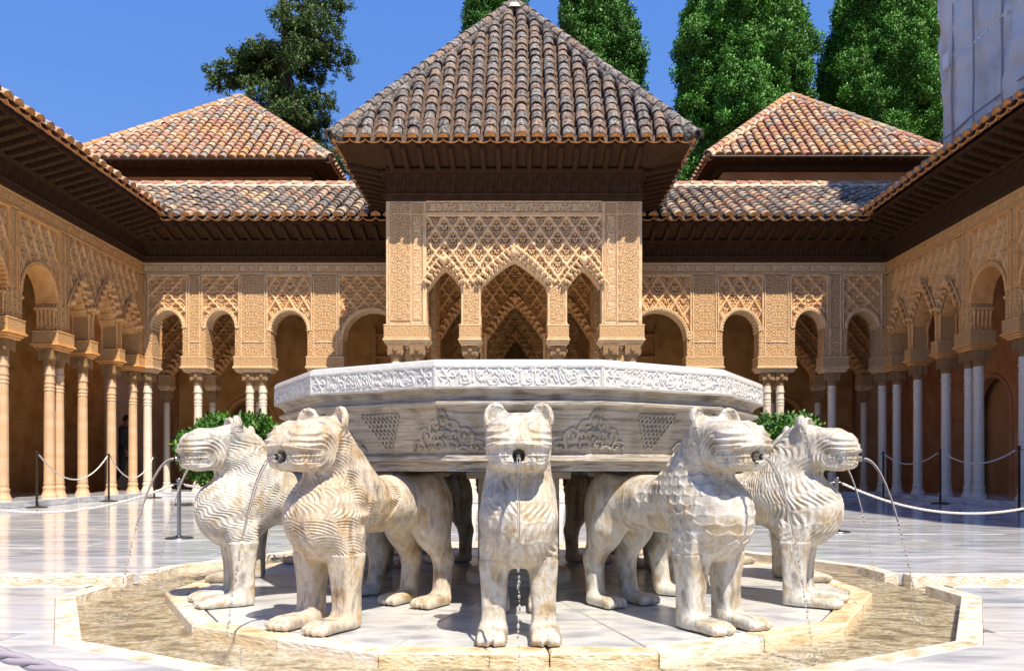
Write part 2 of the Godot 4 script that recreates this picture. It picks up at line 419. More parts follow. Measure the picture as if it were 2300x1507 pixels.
# column with base, ringed shaft and carved capital; parts of it are its children
func column(parent: Node3D, s: float, n: float, y0: float, ycap: float, ytop: float, r := 0.088) -> void:
	if not M.has("column_shaft"):
		var mb := MB.new()
		var h := 2.35 - 0.10
		mb.lathe(Vector3.ZERO, [Vector2(1.00, 0.20), Vector2(1.0, 0.22), Vector2(1.07, 0.225), Vector2(1.07, 0.24), Vector2(1.0, 0.246), Vector2(0.98, 1.2), Vector2(0.93, h - 0.42), Vector2(1.03, h - 0.415), Vector2(1.03, h - 0.395), Vector2(0.93, h - 0.39), Vector2(0.93, h - 0.36), Vector2(1.03, h - 0.355), Vector2(1.03, h - 0.335), Vector2(0.93, h - 0.33), Vector2(0.93, h - 0.29), Vector2(1.03, h - 0.285), Vector2(1.03, h - 0.26), Vector2(0.93, h - 0.255), Vector2(0.93, h - 0.15), Vector2(1.10, h - 0.145), Vector2(1.10, h - 0.12), Vector2(0.95, h - 0.115), Vector2(0.95, h)], 14)
		M.column_shaft = mb.mesh()
		var b := MB.new()
		b.lathe(Vector3.ZERO, [Vector2(1.5, 0.0), Vector2(1.5, 0.02), Vector2(1.3, 0.05), Vector2(1.12, 0.10), Vector2(1.10, 0.13), Vector2(1.18, 0.14), Vector2(1.18, 0.17), Vector2(1.02, 0.18), Vector2(1.0, 0.20)], 14)
		M.column_base = b.mesh()
		var c := MB.new()
		c.lathe(Vector3.ZERO, [Vector2(0.95, 0.0), Vector2(1.05, 0.03), Vector2(1.1, 0.08), Vector2(1.25, 0.10)], 14)
		c.box(Vector3(0, 0.165, 0), Vector3(2.9, 0.13, 2.9), 0.02)
		for k in 4:
			var a := PI / 4 + PI / 2 * k
			c.blob(Vector3(cos(a) * 1.72, 0.12, sin(a) * 1.72), Vector3(0.36, 0.05, 0.36), 7, 4)
			c.blob(Vector3(cos(a + PI / 4) * 1.42, 0.17, sin(a + PI / 4) * 1.42), Vector3(0.55, 0.045, 0.55), 7, 4)
		M.column_cap = c.mesh()
	var o := part("column", M.column_shaft, M.shaft, parent, Vector3(s, y0, n))
	o.scale = Vector3(r, (ycap - y0) / 2.25, r)
	var ba := part("base", M.column_base, M.shaft, o)
	var ca := part("capital", M.column_cap, M.carved_fine, o, Vector3(0, 2.25, 0))
	ca.scale = Vector3(1, (ytop - ycap) / 0.23 * 2.25 / (ycap - y0), 1)
	ba.scale = Vector3.ONE

func impost(parent: Node3D, s0: float, s1: float, y0: float, y1: float, n0: float, n1: float, proud := 0.03) -> void:
	# stepped moulding carrying a carved block
	var mb := MB.new()
	var m := (s0 + s1) / 2
	var w := s1 - s0
	var c := (n0 + n1) / 2
	var t := n0 - n1
	mb.box(Vector3(m, y0 + 0.018, c), Vector3(w - 0.02, 0.036, t - 0.02), 0.006)
	mb.box(Vector3(m, y0 + 0.055, c), Vector3(w + proud, 0.034, t + proud), 0.01)
	mb.box(Vector3(m, y0 + 0.088, c), Vector3(w + proud * 2.6, 0.028, t + proud * 2.6), 0.008)
	put("impost_moulding", mb, M.pale, parent)
	var b := MB.new()
	b.box(Vector3(m, (y0 + 0.103 + y1) / 2, c), Vector3(w + proud * 1.4, y1 - y0 - 0.103, t + proud * 1.4), 0.008)
	put("impost_block", b, M.carved_fine, parent)
	var e := MB.new()
	for yy in [y0 + 0.118, y1 - 0.016]: e.box(Vector3(m, yy, c), Vector3(w + proud * 1.4 + 0.014, 0.018, t + proud * 1.4 + 0.014), 0.004)
	put("impost_moulding", e, M.pale, parent)

# one arcade in its own frame: x along the wall, y up, z towards the court.
# arches: [centre, half width, spring, rise, ribbed, lozenge width, lozenge height, lobed]; round arches only
const WALL := 0.36
func arcade(parent: Node3D, s_from: float, s_to: float, arches: Array, y_imp: float, y_panel: float, y_top: float, res: float) -> void:
	var edges := [s_from]
	for a in arches:
		edges.append(a[0] - a[1]); edges.append(a[0] + a[1])
		var pw: float = a[1] + 0.085
		var s0: float = a[0] - pw
		var s1: float = a[0] + pw
		var ns := int((s1 - s0) / res)
		var low := PackedFloat32Array()
		for i in ns + 1:
			var x := lerpf(-pw, pw, i / float(ns))
			low.append(arch_y(x, a[1] + 0.05, a[2], a[3] + 0.05, 0) if absf(x) < a[1] + 0.05 else a[2])
		var mb := MB.new()
		net_sheet(mb, s0, s1, low, y_panel, -0.004, 0.06, a[5], a[6], a[7], Vector2(a[0], y_panel - 0.02), res)
		put("carved_net", mb, M.stucco, parent)
		# back of the wall over the arch
		var bk := MB.new()
		var lo2 := PackedVector3Array()
		var hi2 := PackedVector3Array()
		for i in 25:
			var x: float = (i / 12.0 - 1.0) * a[1]
			lo2.append(Vector3(a[0] - x, arch_y(x, a[1], a[2], a[3], 0), -WALL))
			hi2.append(Vector3(a[0] - x, y_panel, -WALL))
		bk.sheet([lo2, hi2])
		put("wall_back", bk, M.stucco, parent)
		round_arch(parent, a[0], a[1], a[2], a[3], WALL, a[4], M.pale)
		# fillets round the net
		var fr := MB.new()
		for s in [s0, s1]: fr.box(Vector3(s, (a[2] + y_panel) / 2, -0.02), Vector3(0.026, y_panel - a[2], 0.07), 0.006)
		fr.box(Vector3(a[0], y_panel - 0.002, -0.02), Vector3(pw * 2 + 0.05, 0.028, 0.074), 0.006)
		put("fillet", fr, M.pale, parent)
	edges.append(s_to)
	for k in range(0, edges.size(), 2):
		var e0: float = edges[k]
		var e1: float = edges[k + 1]
		if e1 - e0 < 0.02: continue
		var sp := 0.0
		if k > 0: sp = arches[k / 2 - 1][2]
		if k < edges.size() - 2: sp = maxf(sp, arches[k / 2][2])
		if sp == 0.0: sp = y_panel - 0.3
		var lo := MB.new()
		lo.box(Vector3((e0 + e1) / 2, (y_imp + sp) / 2, -WALL / 2), Vector3(e1 - e0, sp - y_imp, WALL), 0.006)
		var u0 := e0 + (0.085 if k > 0 else 0.0)
		var u1 := e1 - (0.085 if k < edges.size() - 2 else 0.0)
		if u1 - u0 > 0.02: lo.box(Vector3((u0 + u1) / 2, (sp + y_panel) / 2 + 0.006, -WALL / 2 - 0.002), Vector3(u1 - u0, y_panel - sp, WALL - 0.012), 0.004)
		put("pier", lo, M.carved, parent)
		if u1 - u0 > 0.2:
			var fr := MB.new()
			for s in [u0 + 0.05, u1 - 0.05]: fr.box(Vector3(s, (y_imp + y_panel) / 2, -0.002), Vector3(0.022, y_panel - y_imp, 0.03), 0.006)
			fr.box(Vector3((u0 + u1) / 2, y_imp + 0.30, 0.0), Vector3(u1 - u0 - 0.08, 0.02, 0.028), 0.005)
			put("fillet", fr, M.pale, parent)
	var fz := MB.new()
	fz.box(Vector3((s_from + s_to) / 2, (y_panel + y_top) / 2 + 0.008, -WALL / 2), Vector3(s_to - s_from, y_top - y_panel - 0.016, WALL), 0.004)
	put("frieze", fz, M.carved_fine, parent)
	var bd := MB.new()
	for yy in [y_panel + 0.035, y_top - 0.03]: bd.box(Vector3((s_from + s_to) / 2, yy, -0.03), Vector3(s_to - s_from, 0.022, 0.085), 0.006)
	put("fillet", bd, M.pale, parent)

# a carved net over several hung arches with piers between them; arches: [centre, half width, spring, rise]
func screen(parent: Node3D, s0: float, s1: float, y_imp: float, ytop: float, arches: Array, w: float, h: float, lobed: float, n0: float, thick: float, res: float, mat: Material, pier_mat: Material, phase: Vector2, cells := 13) -> void:
	var ns := int((s1 - s0) / res)
	var low := PackedFloat32Array()
	for i in ns + 1:
		var s := lerpf(s0, s1, i / float(ns))
		var y: float = arches[0][2] - 0.02
		for a in arches:
			if absf(s - a[0]) < a[1]: y = arch_y(s - a[0], a[1], a[2], a[3], 1)
		low.append(y)
	var mb := MB.new()
	net_sheet(mb, s0, s1, low, ytop, n0, 0.07, w, h, lobed, phase, res)
	put("carved_net", mb, mat, parent)
	var bk := MB.new()
	var b0 := PackedVector3Array()
	var b1 := PackedVector3Array()
	var f0 := PackedVector3Array()
	for i in range(0, ns + 1, 3):
		var s := lerpf(s0, s1, i / float(ns))
		b0.append(Vector3(s, low[i], n0 - thick))
		f0.append(Vector3(s, low[i], n0 - 0.03))
		b1.append(Vector3(s, ytop, n0 - thick))
	bk.sheet([b1, b0])
	bk.sheet([b0, f0])
	put("wall_back", bk, mat, parent)
	for a in arches: hung_arch(parent, a[0], a[1], a[2], a[3], thick, n0, mat, maxi(cells, int(a[1] * 2.0 / 0.068)))
	for k in arches.size() - 1:
		var e0: float = arches[k][0] + arches[k][1]
		var e1: float = arches[k + 1][0] - arches[k + 1][1]
		var ym: float = arches[0][2] + 0.03
		var pb := MB.new()
		pb.box(Vector3((e0 + e1) / 2, (y_imp + ym) / 2, n0 - thick / 2), Vector3(e1 - e0 - 0.07, ym - y_imp, thick - 0.03), 0.008)
		put("pier", pb, pier_mat, parent)
		var co := MB.new()
		for s in [e0 + 0.022, e1 - 0.022]:
			co.lathe(Vector3(s, y_imp, n0 - 0.03), [Vector2(0.03, 0), Vector2(0.03, 0.03), Vector2(0.02, 0.04), Vector2(0.02, ym - y_imp - 0.10), Vector2(0.028, ym - y_imp - 0.09), Vector2(0.022, ym - y_imp - 0.075), Vector2(0.034, ym - y_imp - 0.02), Vector2(0.034, ym - y_imp)], 8)
			co.lathe(Vector3(s, y_imp, n0 - thick + 0.03), [Vector2(0.03, 0), Vector2(0.03, 0.03), Vector2(0.02, 0.04), Vector2(0.02, ym - y_imp - 0.10), Vector2(0.028, ym - y_imp - 0.09), Vector2(0.034, ym - y_imp - 0.02), Vector2(0.034, ym - y_imp)], 8)
		put("colonnette", co, M.pale, parent)
# ---------------------------------------------------------------- tiled roofs
var tile_mesh: Array = []
func tiles_ready() -> void:
	if tile_mesh.size(): return
	for k in 3:
		var r := RandomNumberGenerator.new()
		r.seed = 40 + k
		var mb := MB.new()
		var L := 0.345 + 0.01 * k
		var r0 := 0.099 + 0.004 * k
		var r1 := 0.078
		var rows := []
		var inner := []
		for j in 3:
			var t := j / 2.0
			var rr := lerpf(r0, r1, t)
			var row := PackedVector3Array()
			var rowi := PackedVector3Array()
			for i in 8:
				var a := PI * i / 7.0
				var wob := 1.0 + 0.03 * r.randf_range(-1, 1)
				row.append(Vector3(-cos(a) * rr * wob, sin(a) * rr * 0.86 * wob, t * L))
				rowi.append(Vector3(-cos(a) * (rr - 0.020), sin(a) * (rr - 0.020) * 0.86, t * L))
			rows.append(row)
			inner.append(rowi)
		rows.reverse()
		mb.sheet(rows)
		for i in 7: mb.quad(rows[2][i], inner[0][i], inner[0][i + 1], rows[2][i + 1])
		mb.sheet([inner[0], inner[1]])
		tile_mesh.append(mb)
		tile_mesh.append(mb.mesh())

func add_tile(mb: MB, src: MB, t: Transform3D) -> void:
	var o := mb.v.size()
	for p in src.v: mb.v.append(t * p)
	for p in src.n: mb.n.append((t.basis * p).normalized())
	for i in src.ix: mb.ix.append(o + i)

# o: eave corner at the right (seen from outside), e: along the eave to the left, u: up the slope.
# ends: run along s that the edge moves in (hip, +) or out (valley, -) per metre up the slope; tiles of the first `rows` rows are parts while `budget` lasts
func roof_face(roof: Node3D, o: Vector3, e: Vector3, u: Vector3, w: float, slope: float, hip0: float, hip1: float, mats: Array, ch: Material, as_parts: int, rows_most := 99, sd := 1) -> int:
	tiles_ready()
	var r := RandomNumberGenerator.new()
	r.seed = sd
	var nrm := u.cross(e).normalized()
	var basis := Basis(e, nrm, u)
	var cols := maxi(1, int(round(w / 0.252)))
	var pitch := w / cols
	var step := 0.240
	var rest := MB.new()
	var chan := MB.new()
	var clay := MB.new()
	var used := 0
	var c0 := 0 if hip0 >= 0.0 else -int(-hip0 * slope / pitch)
	var c1 := cols if hip1 >= 0.0 else cols + int(-hip1 * slope / pitch)
	for c in range(c0, c1 + 1):
		# channel between covers
		var sc := (c + 0.5) * pitch
		var lim := [0.0, slope]
		for pass_ in 2:
			var s := c * pitch if pass_ == 1 else sc
			if pass_ == 1 and c == c0 and c0 == 0 and hip0 > 0.0: s += 0.05
			var t0 := 0.0
			var t1 := slope
			if s < 0.0: t0 = -s / -hip0 if hip0 < 0.0 else 0.0
			elif hip0 > 0.0: t1 = minf(t1, s / hip0)
			if s > w: t0 = maxf(t0, (s - w) / -hip1 if hip1 < 0.0 else 0.0)
			elif hip1 > 0.0: t1 = minf(t1, (w - s) / hip1)
			if pass_ == 0:
				if c == c1 and hip1 >= 0.0: continue
				if t1 - t0 < 0.05: continue
				var ends := []
				for t in [t0 - (0.05 if t0 == 0.0 else 0.0), t1]:
					var row := PackedVector3Array()
					for i in 7:
						var a := PI * i / 6.0
						row.append(o + e * (s - cos(a) * pitch * 0.52) + nrm * (0.055 - sin(a) * 0.075) + u * t)
					ends.append(row)
				chan.sheet([ends[1], ends[0]])
				if t0 == 0.0:
					# the lip of the channel tile at the eave
					var lip := PackedVector3Array()
					for i in 7:
						var a := PI * i / 6.0
						lip.append(o + e * (s - cos(a) * pitch * 0.52) + nrm * (0.035 - sin(a) * 0.078) - u * 0.05)
					clay.sheet([ends[0], lip])
					var lip2 := PackedVector3Array()
					for p in lip: lip2.append(p + u * 0.12)
					clay.sheet([lip, lip2])
				continue
			var k := 0
			while true:
				var t := t0 + k * step - (0.04 if t0 == 0.0 else 0.0)
				if t > t1 - 0.16 or k >= rows_most: break
				var b := basis.rotated(nrm, r.randf_range(-0.035, 0.035)).rotated(e, 0.060 + r.randf_range(-0.02, 0.02))
				b = b * Basis.from_scale(Vector3(pitch / 0.252, 1.0, 1.0) * r.randf_range(0.95, 1.05))
				var at := o + e * (s + r.randf_range(-0.008, 0.008)) + u * (t + r.randf_range(-0.014, 0.014)) + nrm * (0.058 + r.randf_range(-0.004, 0.006))
				var kind := r.randi() % 3
				var m: Material = mats[r.randi() % mats.size()]
				if used < as_parts:
					var p := part("tile", tile_mesh[kind * 2 + 1], m, roof)
					p.transform = Transform3D(b, at)
					used += 1
				else: add_tile(rest, tile_mesh[kind * 2], Transform3D(b, at))
				if k == 0 and t0 == 0.0:
					# mortar that stops the cover at the eave
					var ctr := at + u * 0.02 - nrm * 0.01
					for i in 6:
						var a0 := PI * i / 6.0
						var a1 := PI * (i + 1) / 6.0
						clay.tri(ctr, ctr + e * cos(a0) * 0.094 + nrm * sin(a0) * 0.078, ctr + e * cos(a1) * 0.094 + nrm * sin(a1) * 0.078)
				k += 1
	var cm := put("tile_channels", chan, ch, roof)
	cm.set_meta("kind", "stuff")
	if clay.v.size(): put("eave_mortar", clay, M.eave_clay, roof)
	if rest.v.size():
		var q := put("tiles", rest, mats[0], roof)
		q.set_meta("kind", "stuff")
	return used

func ridge(roof: Node3D, a: Vector3, b: Vector3, mats: Array, as_parts: bool, sd: int, r := 1.25, bedding: Material = M.mortar) -> void:
	# line of covers bedded in mortar, laid from a (low) to b (high)
	var rg := RandomNumberGenerator.new()
	rg.seed = sd
	var u := (b - a).normalized()
	var nrm := (Vector3.UP - u * u.y).normalized()
	var e := nrm.cross(u)
	var L := a.distance_to(b)
	var mm := MB.new()
	mm.tube(PackedVector3Array([a + nrm * 0.02, b + nrm * 0.02]), PackedFloat32Array([0.13]), 8)
	put("ridge_mortar", mm, bedding, roof)
	var t := -0.06
	var rest := MB.new()
	while t < L - 0.2:
		var bs := Basis(e, nrm, u).rotated(nrm, rg.randf_range(-0.03, 0.03)) * Basis.from_scale(Vector3(r, r, 1.0))
		var kind := rg.randi() % 3
		var xf := Transform3D(bs, a + u * t + nrm * (0.075 + rg.randf_range(0, 0.012)))
		var m: Material = mats[rg.randi() % mats.size()]
		if as_parts: part("ridge_tile", tile_mesh[kind * 2 + 1], m, roof).transform = xf
		else: add_tile(rest, tile_mesh[kind * 2], xf)
		t += 0.27
	if rest.v.size(): put("ridge_tiles", rest, mats[1], roof).set_meta("kind", "stuff")

# pyramid over a square: centre c (at eave height), half side, apex height
func pyramid(roof: Node3D, c: Vector3, half: float, rise: float, mats: Array, ch: Material, front: int, sd: int, bedding: Material = M.mortar) -> void:
	var s := Vector2(half, rise).length()
	var hip := half / s
	for k in 4:
		var turn := Basis(Vector3.UP, PI / 2 * k)
		var o := c + turn * Vector3(half, 0, half)
		var e := turn * Vector3(-1, 0, 0)
		var u := turn * (Vector3(0, rise, -half) / s)
		roof_face(roof, o, e, u, half * 2, s, hip, hip, mats, ch, front if k == 0 else 0, 99, sd + k)
	for k in 4:
		var turn := Basis(Vector3.UP, PI / 2 * k)
		ridge(roof, c + turn * Vector3(half, 0, half), c + Vector3(0, rise, 0), mats, k == 0 or k == 3, sd + 10 + k, 1.25, bedding)

func eaves(b: Node3D, s0: float, s1: float, y0: float, y1: float, y2: float, n0: float, over: float, miter0: float, miter1: float, rafters_as_parts: bool) -> void:
	# carved timber, its brown darkened to stand for eave shade: a tall frieze, then a boarded soffit that rises outwards on rafters; local frame of a wall
	var f := MB.new()
	f.box(Vector3((s0 + s1) / 2, (y0 + y1) / 2, n0 - 0.06), Vector3(s1 - s0, y1 - y0 - 0.006, 0.16), 0.01)
	f.box(Vector3((s0 + s1) / 2, y1 - 0.05, n0 + 0.04), Vector3(s1 - s0, 0.07, 0.12), 0.01)
	f.box(Vector3((s0 + s1) / 2, y0 + 0.10, n0 + 0.03), Vector3(s1 - s0, 0.035, 0.06), 0.01)
	put("timber_frieze", f, M.shade_dark_wood, b)
	var so := MB.new()
	var a := Vector3(s0, y1, n0)
	var c := Vector3(s1, y1, n0)
	var d := Vector3(s1 + miter1, y2, n0 + over)
	var e := Vector3(s0 - miter0, y2, n0 + over)
	so.quad(e, a, c, d)
	so.quad(e + Vector3(0, 0.05, 0), d + Vector3(0, 0.05, 0), c + Vector3(0, 0.05, 0), a + Vector3(0, 0.05, 0))
	so.quad(e, d, d + Vector3(0, 0.05, 0), e + Vector3(0, 0.05, 0))
	put("soffit", so, M.shade_dark_wood, b)
	var cnt := int((s1 - s0) / 0.26)
	var rest := MB.new()
	for k in cnt:
		var s := s0 + (k + 0.5) * (s1 - s0) / cnt
		var mb := MB.new() if rafters_as_parts else rest
		var ang := atan2(y2 - y1, over)
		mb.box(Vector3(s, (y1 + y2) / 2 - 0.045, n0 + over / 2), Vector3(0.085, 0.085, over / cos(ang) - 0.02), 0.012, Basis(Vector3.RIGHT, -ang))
		if rafters_as_parts: put("rafter", mb, M.shade_dark_wood, b)
	if not rafters_as_parts: put("rafters", rest, M.shade_dark_wood, b).set_meta("kind", "stuff")
# ---------------------------------------------------------------- the court
const MID := -0.08          # middle of the court across
const WALL_Z := -12.51      # face of the far arcade
const FRONT_Z := -9.46      # face of the pavilion

func frame(called: String, label: String, cat: String, at: Vector3, turn: float, group := "") -> Node3D:
	return thing(called, label, cat, at, turn, group)

func pavilion() -> void:
	var b := thing("pavilion", "carved plaster pavilion with steep grey tiled pyramid roof and three pointed arches", "pavilion", Vector3(MID, 0, FRONT_Z))
	# front: screen of three hung arches between two broad piers
	var yb := 3.085
	screen(b, -1.52, 1.52, yb, 5.0, [[-1.214, 0.289, 3.74, 0.34], [0.0, 0.578, 3.78, 0.44], [1.214, 0.289, 3.74, 0.34]], 0.304, 0.43, 0.03, -0.01, 0.34, 0.0095, M.pale, M.carved_pale, Vector2(0, 4.98), 11)
	for sg in [-1.0, 1.0]:
		var c: float = sg * 1.872
		var pier := MB.new()
		pier.box(Vector3(c, (yb + 5.225) / 2, -0.18), Vector3(0.70, 5.225 - yb, 0.36), 0.01)
		var pr := put("corner_pier", pier, M.pale, b)
		# panel of leaf scrolls, band of script beside it
		var pan := MB.new()
		pan.box(Vector3(c + sg * 0.10, (yb + 0.06 + 5.19) / 2, 0.003), Vector3(0.36, 5.13 - yb, 0.03), 0.006)
		put("scroll_panel", pan, M.carved_pale, pr)
		var gr := MB.new()
		gr.box(Vector3(c - sg * 0.19, (yb + 0.06 + 5.0) / 2, 0.001), Vector3(0.19, 4.93 - yb, 0.012), 0.003)
		put("script_panel", gr, M.carved_fine, pr)
		script_column(pr, c - sg * 0.19 - 0.08, 0.16, yb + 0.09, 4.97, 0.008, M.pale, sg < 0)
		var fr := MB.new()
		for s in [c - sg * 0.30, c - sg * 0.086, c + sg * 0.29]: fr.box(Vector3(s, (yb + 5.2) / 2, 0.006), Vector3(0.022, 5.18 - yb, 0.034), 0.006)
		fr.box(Vector3(c, 5.0, 0.006), Vector3(0.66, 0.02, 0.03), 0.005)
		put("fillet", fr, M.pale, pr)
		var sq := MB.new()
		sq.box(Vector3(c - sg * 0.19, 5.10, 0.0), Vector3(0.19, 0.16, 0.03), 0.006)
		put("scroll_panel", sq, M.carved_fine, pr)
		var post := MB.new()
		post.lathe(Vector3(c - sg * 0.335, yb, -0.03), [Vector2(0.03, 0), Vector2(0.02, 0.05), Vector2(0.02, 0.55), Vector2(0.032, 0.58), Vector2(0.032, 0.66)], 8)
		put("colonnette", post, M.pale, pr)
	# frieze of script
	var fz := MB.new()
	fz.box(Vector3(0, 5.115, -0.17), Vector3(3.04, 0.215, 0.34), 0.006)
	var fo := put("frieze", fz, M.carved_fine, b)
	var fl := MB.new()
	for y in [5.012, 5.214]: fl.box(Vector3(0, y, 0.0), Vector3(3.05, 0.022, 0.04), 0.006)
	fl.box(Vector3(0, 4.985, -0.02), Vector3(3.03, 0.04, 0.05), 0.012)
	put("fillet", fl, M.pale, b)
	script_band(fo, -1.48, 1.48, 5.02, 0.185, 0.004, M.pale, 0.495)
	# imposts and columns
	for q in [[-2.235, -1.50, 2], [-0.93, -0.60, 1], [0.60, 0.93, 1], [1.50, 2.235, 2]]:
		impost(b, q[0], q[1], 2.73, yb, 0.02, -0.38, 0.03)
		var m: float = (q[0] + q[1]) / 2
		if q[2] == 1: column(b, m, -0.18, 0.10, 2.45, 2.73, 0.092)
		else:
			for s in [-0.19, 0.19]: column(b, m + s, -0.10, 0.10, 2.45, 2.73, 0.092)
	# flanks: one arch on each side, then a solid stretch to the arcade
	for sg in [-1.0, 1.0]:
		var w := MB.new()
		w.box(Vector3(sg * 2.05, (2.73 + 5.225) / 2 + 1.0, -1.7), Vector3(0.30, 0.495, 2.7), 0.01)
		w.box(Vector3(sg * 2.05, (2.73 + 5.225) / 2, -2.62), Vector3(0.296, 2.495, 0.84), 0.01)
		w.box(Vector3(sg * 2.05, 3.86, -0.50), Vector3(0.292, 2.25, 0.30), 0.01)
		put("side_wall", w, M.carved, b)
		column(b, sg * 2.05, -2.45, 0.10, 2.45, 2.73, 0.092)
		var ar := MB.new()
		var lo := PackedVector3Array()
		var hi := PackedVector3Array()
		var lo2 := PackedVector3Array()
		var hi2 := PackedVector3Array()
		for i in 21:
			var x := (i / 10.0 - 1.0) * 0.80
			var y := arch_y(x, 0.80, 3.3, 0.75, 0)
			lo.append(Vector3(sg * 2.05 + 0.13, y, -1.42 - x)); hi.append(Vector3(sg * 2.05 + 0.13, 4.75, -1.42 - x))
			lo2.append(Vector3(sg * 2.05 - 0.13, y, -1.42 + x)); hi2.append(Vector3(sg * 2.05 - 0.13, 4.75, -1.42 + x))
		ar.sheet([lo, hi])
		ar.sheet([lo2, hi2])
		var l3 := lo2.duplicate()
		l3.reverse()
		ar.sheet([lo, l3])
		put("side_arch", ar, M.carved, b)
	# inside: floor, ceiling of the same darkened timber
	var fl2 := MB.new()
	fl2.box(Vector3(0, 0.05, -1.45), Vector3(5.0, 0.10, 3.5), 0.01)
	put("step", fl2, M.slabs[3], b)
	var ce := MB.new()
	ce.box(Vector3(0, 5.27, -1.5), Vector3(4.3, 0.06, 3.0))
	put("ceiling", ce, M.shade_dark_wood, b)
	# eaves on three sides
	eaves(b, -2.225, 2.225, 5.235, 5.78, 5.93, 0.0, 0.70, 0.70, 0.70, true)
	for sg in [-1.0, 1.0]:
		var side := Node3D.new()
		side.name = "side_eaves" if sg < 0 else "side_eaves_001"
		b.add_child(side)
		side.transform = Transform3D(Basis(Vector3.UP, PI / 2 * sg), Vector3(sg * 2.225, 0, 0))
		# local x runs along the flank
		if sg > 0: eaves(side, 0.0, 3.2, 5.235, 5.78, 5.93, 0.0, 0.70, 0.70, 0.0, false)
		else: eaves(side, -3.2, 0.0, 5.235, 5.78, 5.93, 0.0, 0.70, 0.0, 0.70, false)
	# roof
	var roof := Node3D.new()
	roof.name = "roof"
	b.add_child(roof)
	pyramid(roof, Vector3(0, 5.99, 0.76 - 2.957), 2.94, 3.84, M.old_tiles, M.channel, 250, 100, M.old_tiles[0])
	var cap := MB.new()
	cap.lathe(Vector3(0, 5.99 + 3.78, 0.76 - 2.957), [Vector2(0.30, -0.06), Vector2(0.24, 0.04), Vector2(0.12, 0.13), Vector2(0.0, 0.16)], 10)
	put("roof_cap", cap, M.mortar, roof)
	# inner screen, in the line of the arcade
	screen(b, -1.85, 1.85, 2.75, 5.2, [[-1.16, 0.42, 3.35, 0.60], [0.0, 0.60, 3.32, 0.74], [1.16, 0.42, 3.35, 0.60]], 0.31, 0.44, 0.03, -3.08, 0.30, 0.016, M.inner_pale, M.inner_carved, Vector2(0, 4.9), 13)
	for sg in [-1.0, 1.0]:
		var pl := MB.new()
		pl.box(Vector3(sg * 1.72, 2.6, -3.2), Vector3(0.26, 5.0, 0.34), 0.01)
		put("inner_pier", pl, M.inner_carved, b)
		script_column(b, sg * 1.72 - 0.07, 0.14, 2.3, 4.9, -3.02, M.pale, sg < 0)
		for q in [0.66, 1.64]: column(b, sg * q, -3.24, 0.10, 2.45, 2.75, 0.085)

func hall() -> void:
	# room behind the pavilion: a last arch, then the dark
	var b := thing("great_hall", "dark hall behind the pavilion, its hung arch seen through the pavilion arches", "hall", Vector3(MID, 0, FRONT_Z))
	screen(b, -1.6, 1.6, 2.75, 5.2, [[-0.98, 0.26, 3.25, 0.4], [0.0, 0.46, 3.15, 0.72], [0.98, 0.26, 3.25, 0.4]], 0.42, 0.62, 0.055, -6.5, 0.30, 0.022, M.inner_pale, M.inner_carved, Vector2(0, 4.6), 11)
	for s in [-1.42, -0.58, 0.58, 1.42]:
		impost(b, s - 0.13, s + 0.13, 2.45, 2.76, -6.48, -6.82, 0.02)
		column(b, s, -6.65, 0.10, 2.2, 2.45, 0.08)
	var w := MB.new()
	for sg in [-1.0, 1.0]:
		w.box(Vector3(sg * 2.3, 3.4, -6.4), Vector3(0.2, 6.8, 6.1), 0.0)
		w.box(Vector3(sg * 1.9, 2.6, -6.65), Vector3(0.6, 5.2, 0.3), 0.0)
	w.box(Vector3(0, 3.4, -9.5), Vector3(4.8, 6.8, 0.2), 0.0)
	w.box(Vector3(0, 6.0, -3.35), Vector3(4.4, 1.5, 0.12), 0.0)
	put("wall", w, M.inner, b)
	var c := MB.new()
	c.box(Vector3(0, 6.9, -6.3), Vector3(5.2, 0.2, 6.8))
	c.box(Vector3(0, 5.3, -6.3), Vector3(4.4, 0.1, 5.8))
	put("ceiling", c, M.shade_dark_wood, b)
	var f := MB.new()
	f.box(Vector3(0, 0.05, -6.4), Vector3(4.4, 0.1, 6.2))
	put("floor", f, M.slabs[3], b)

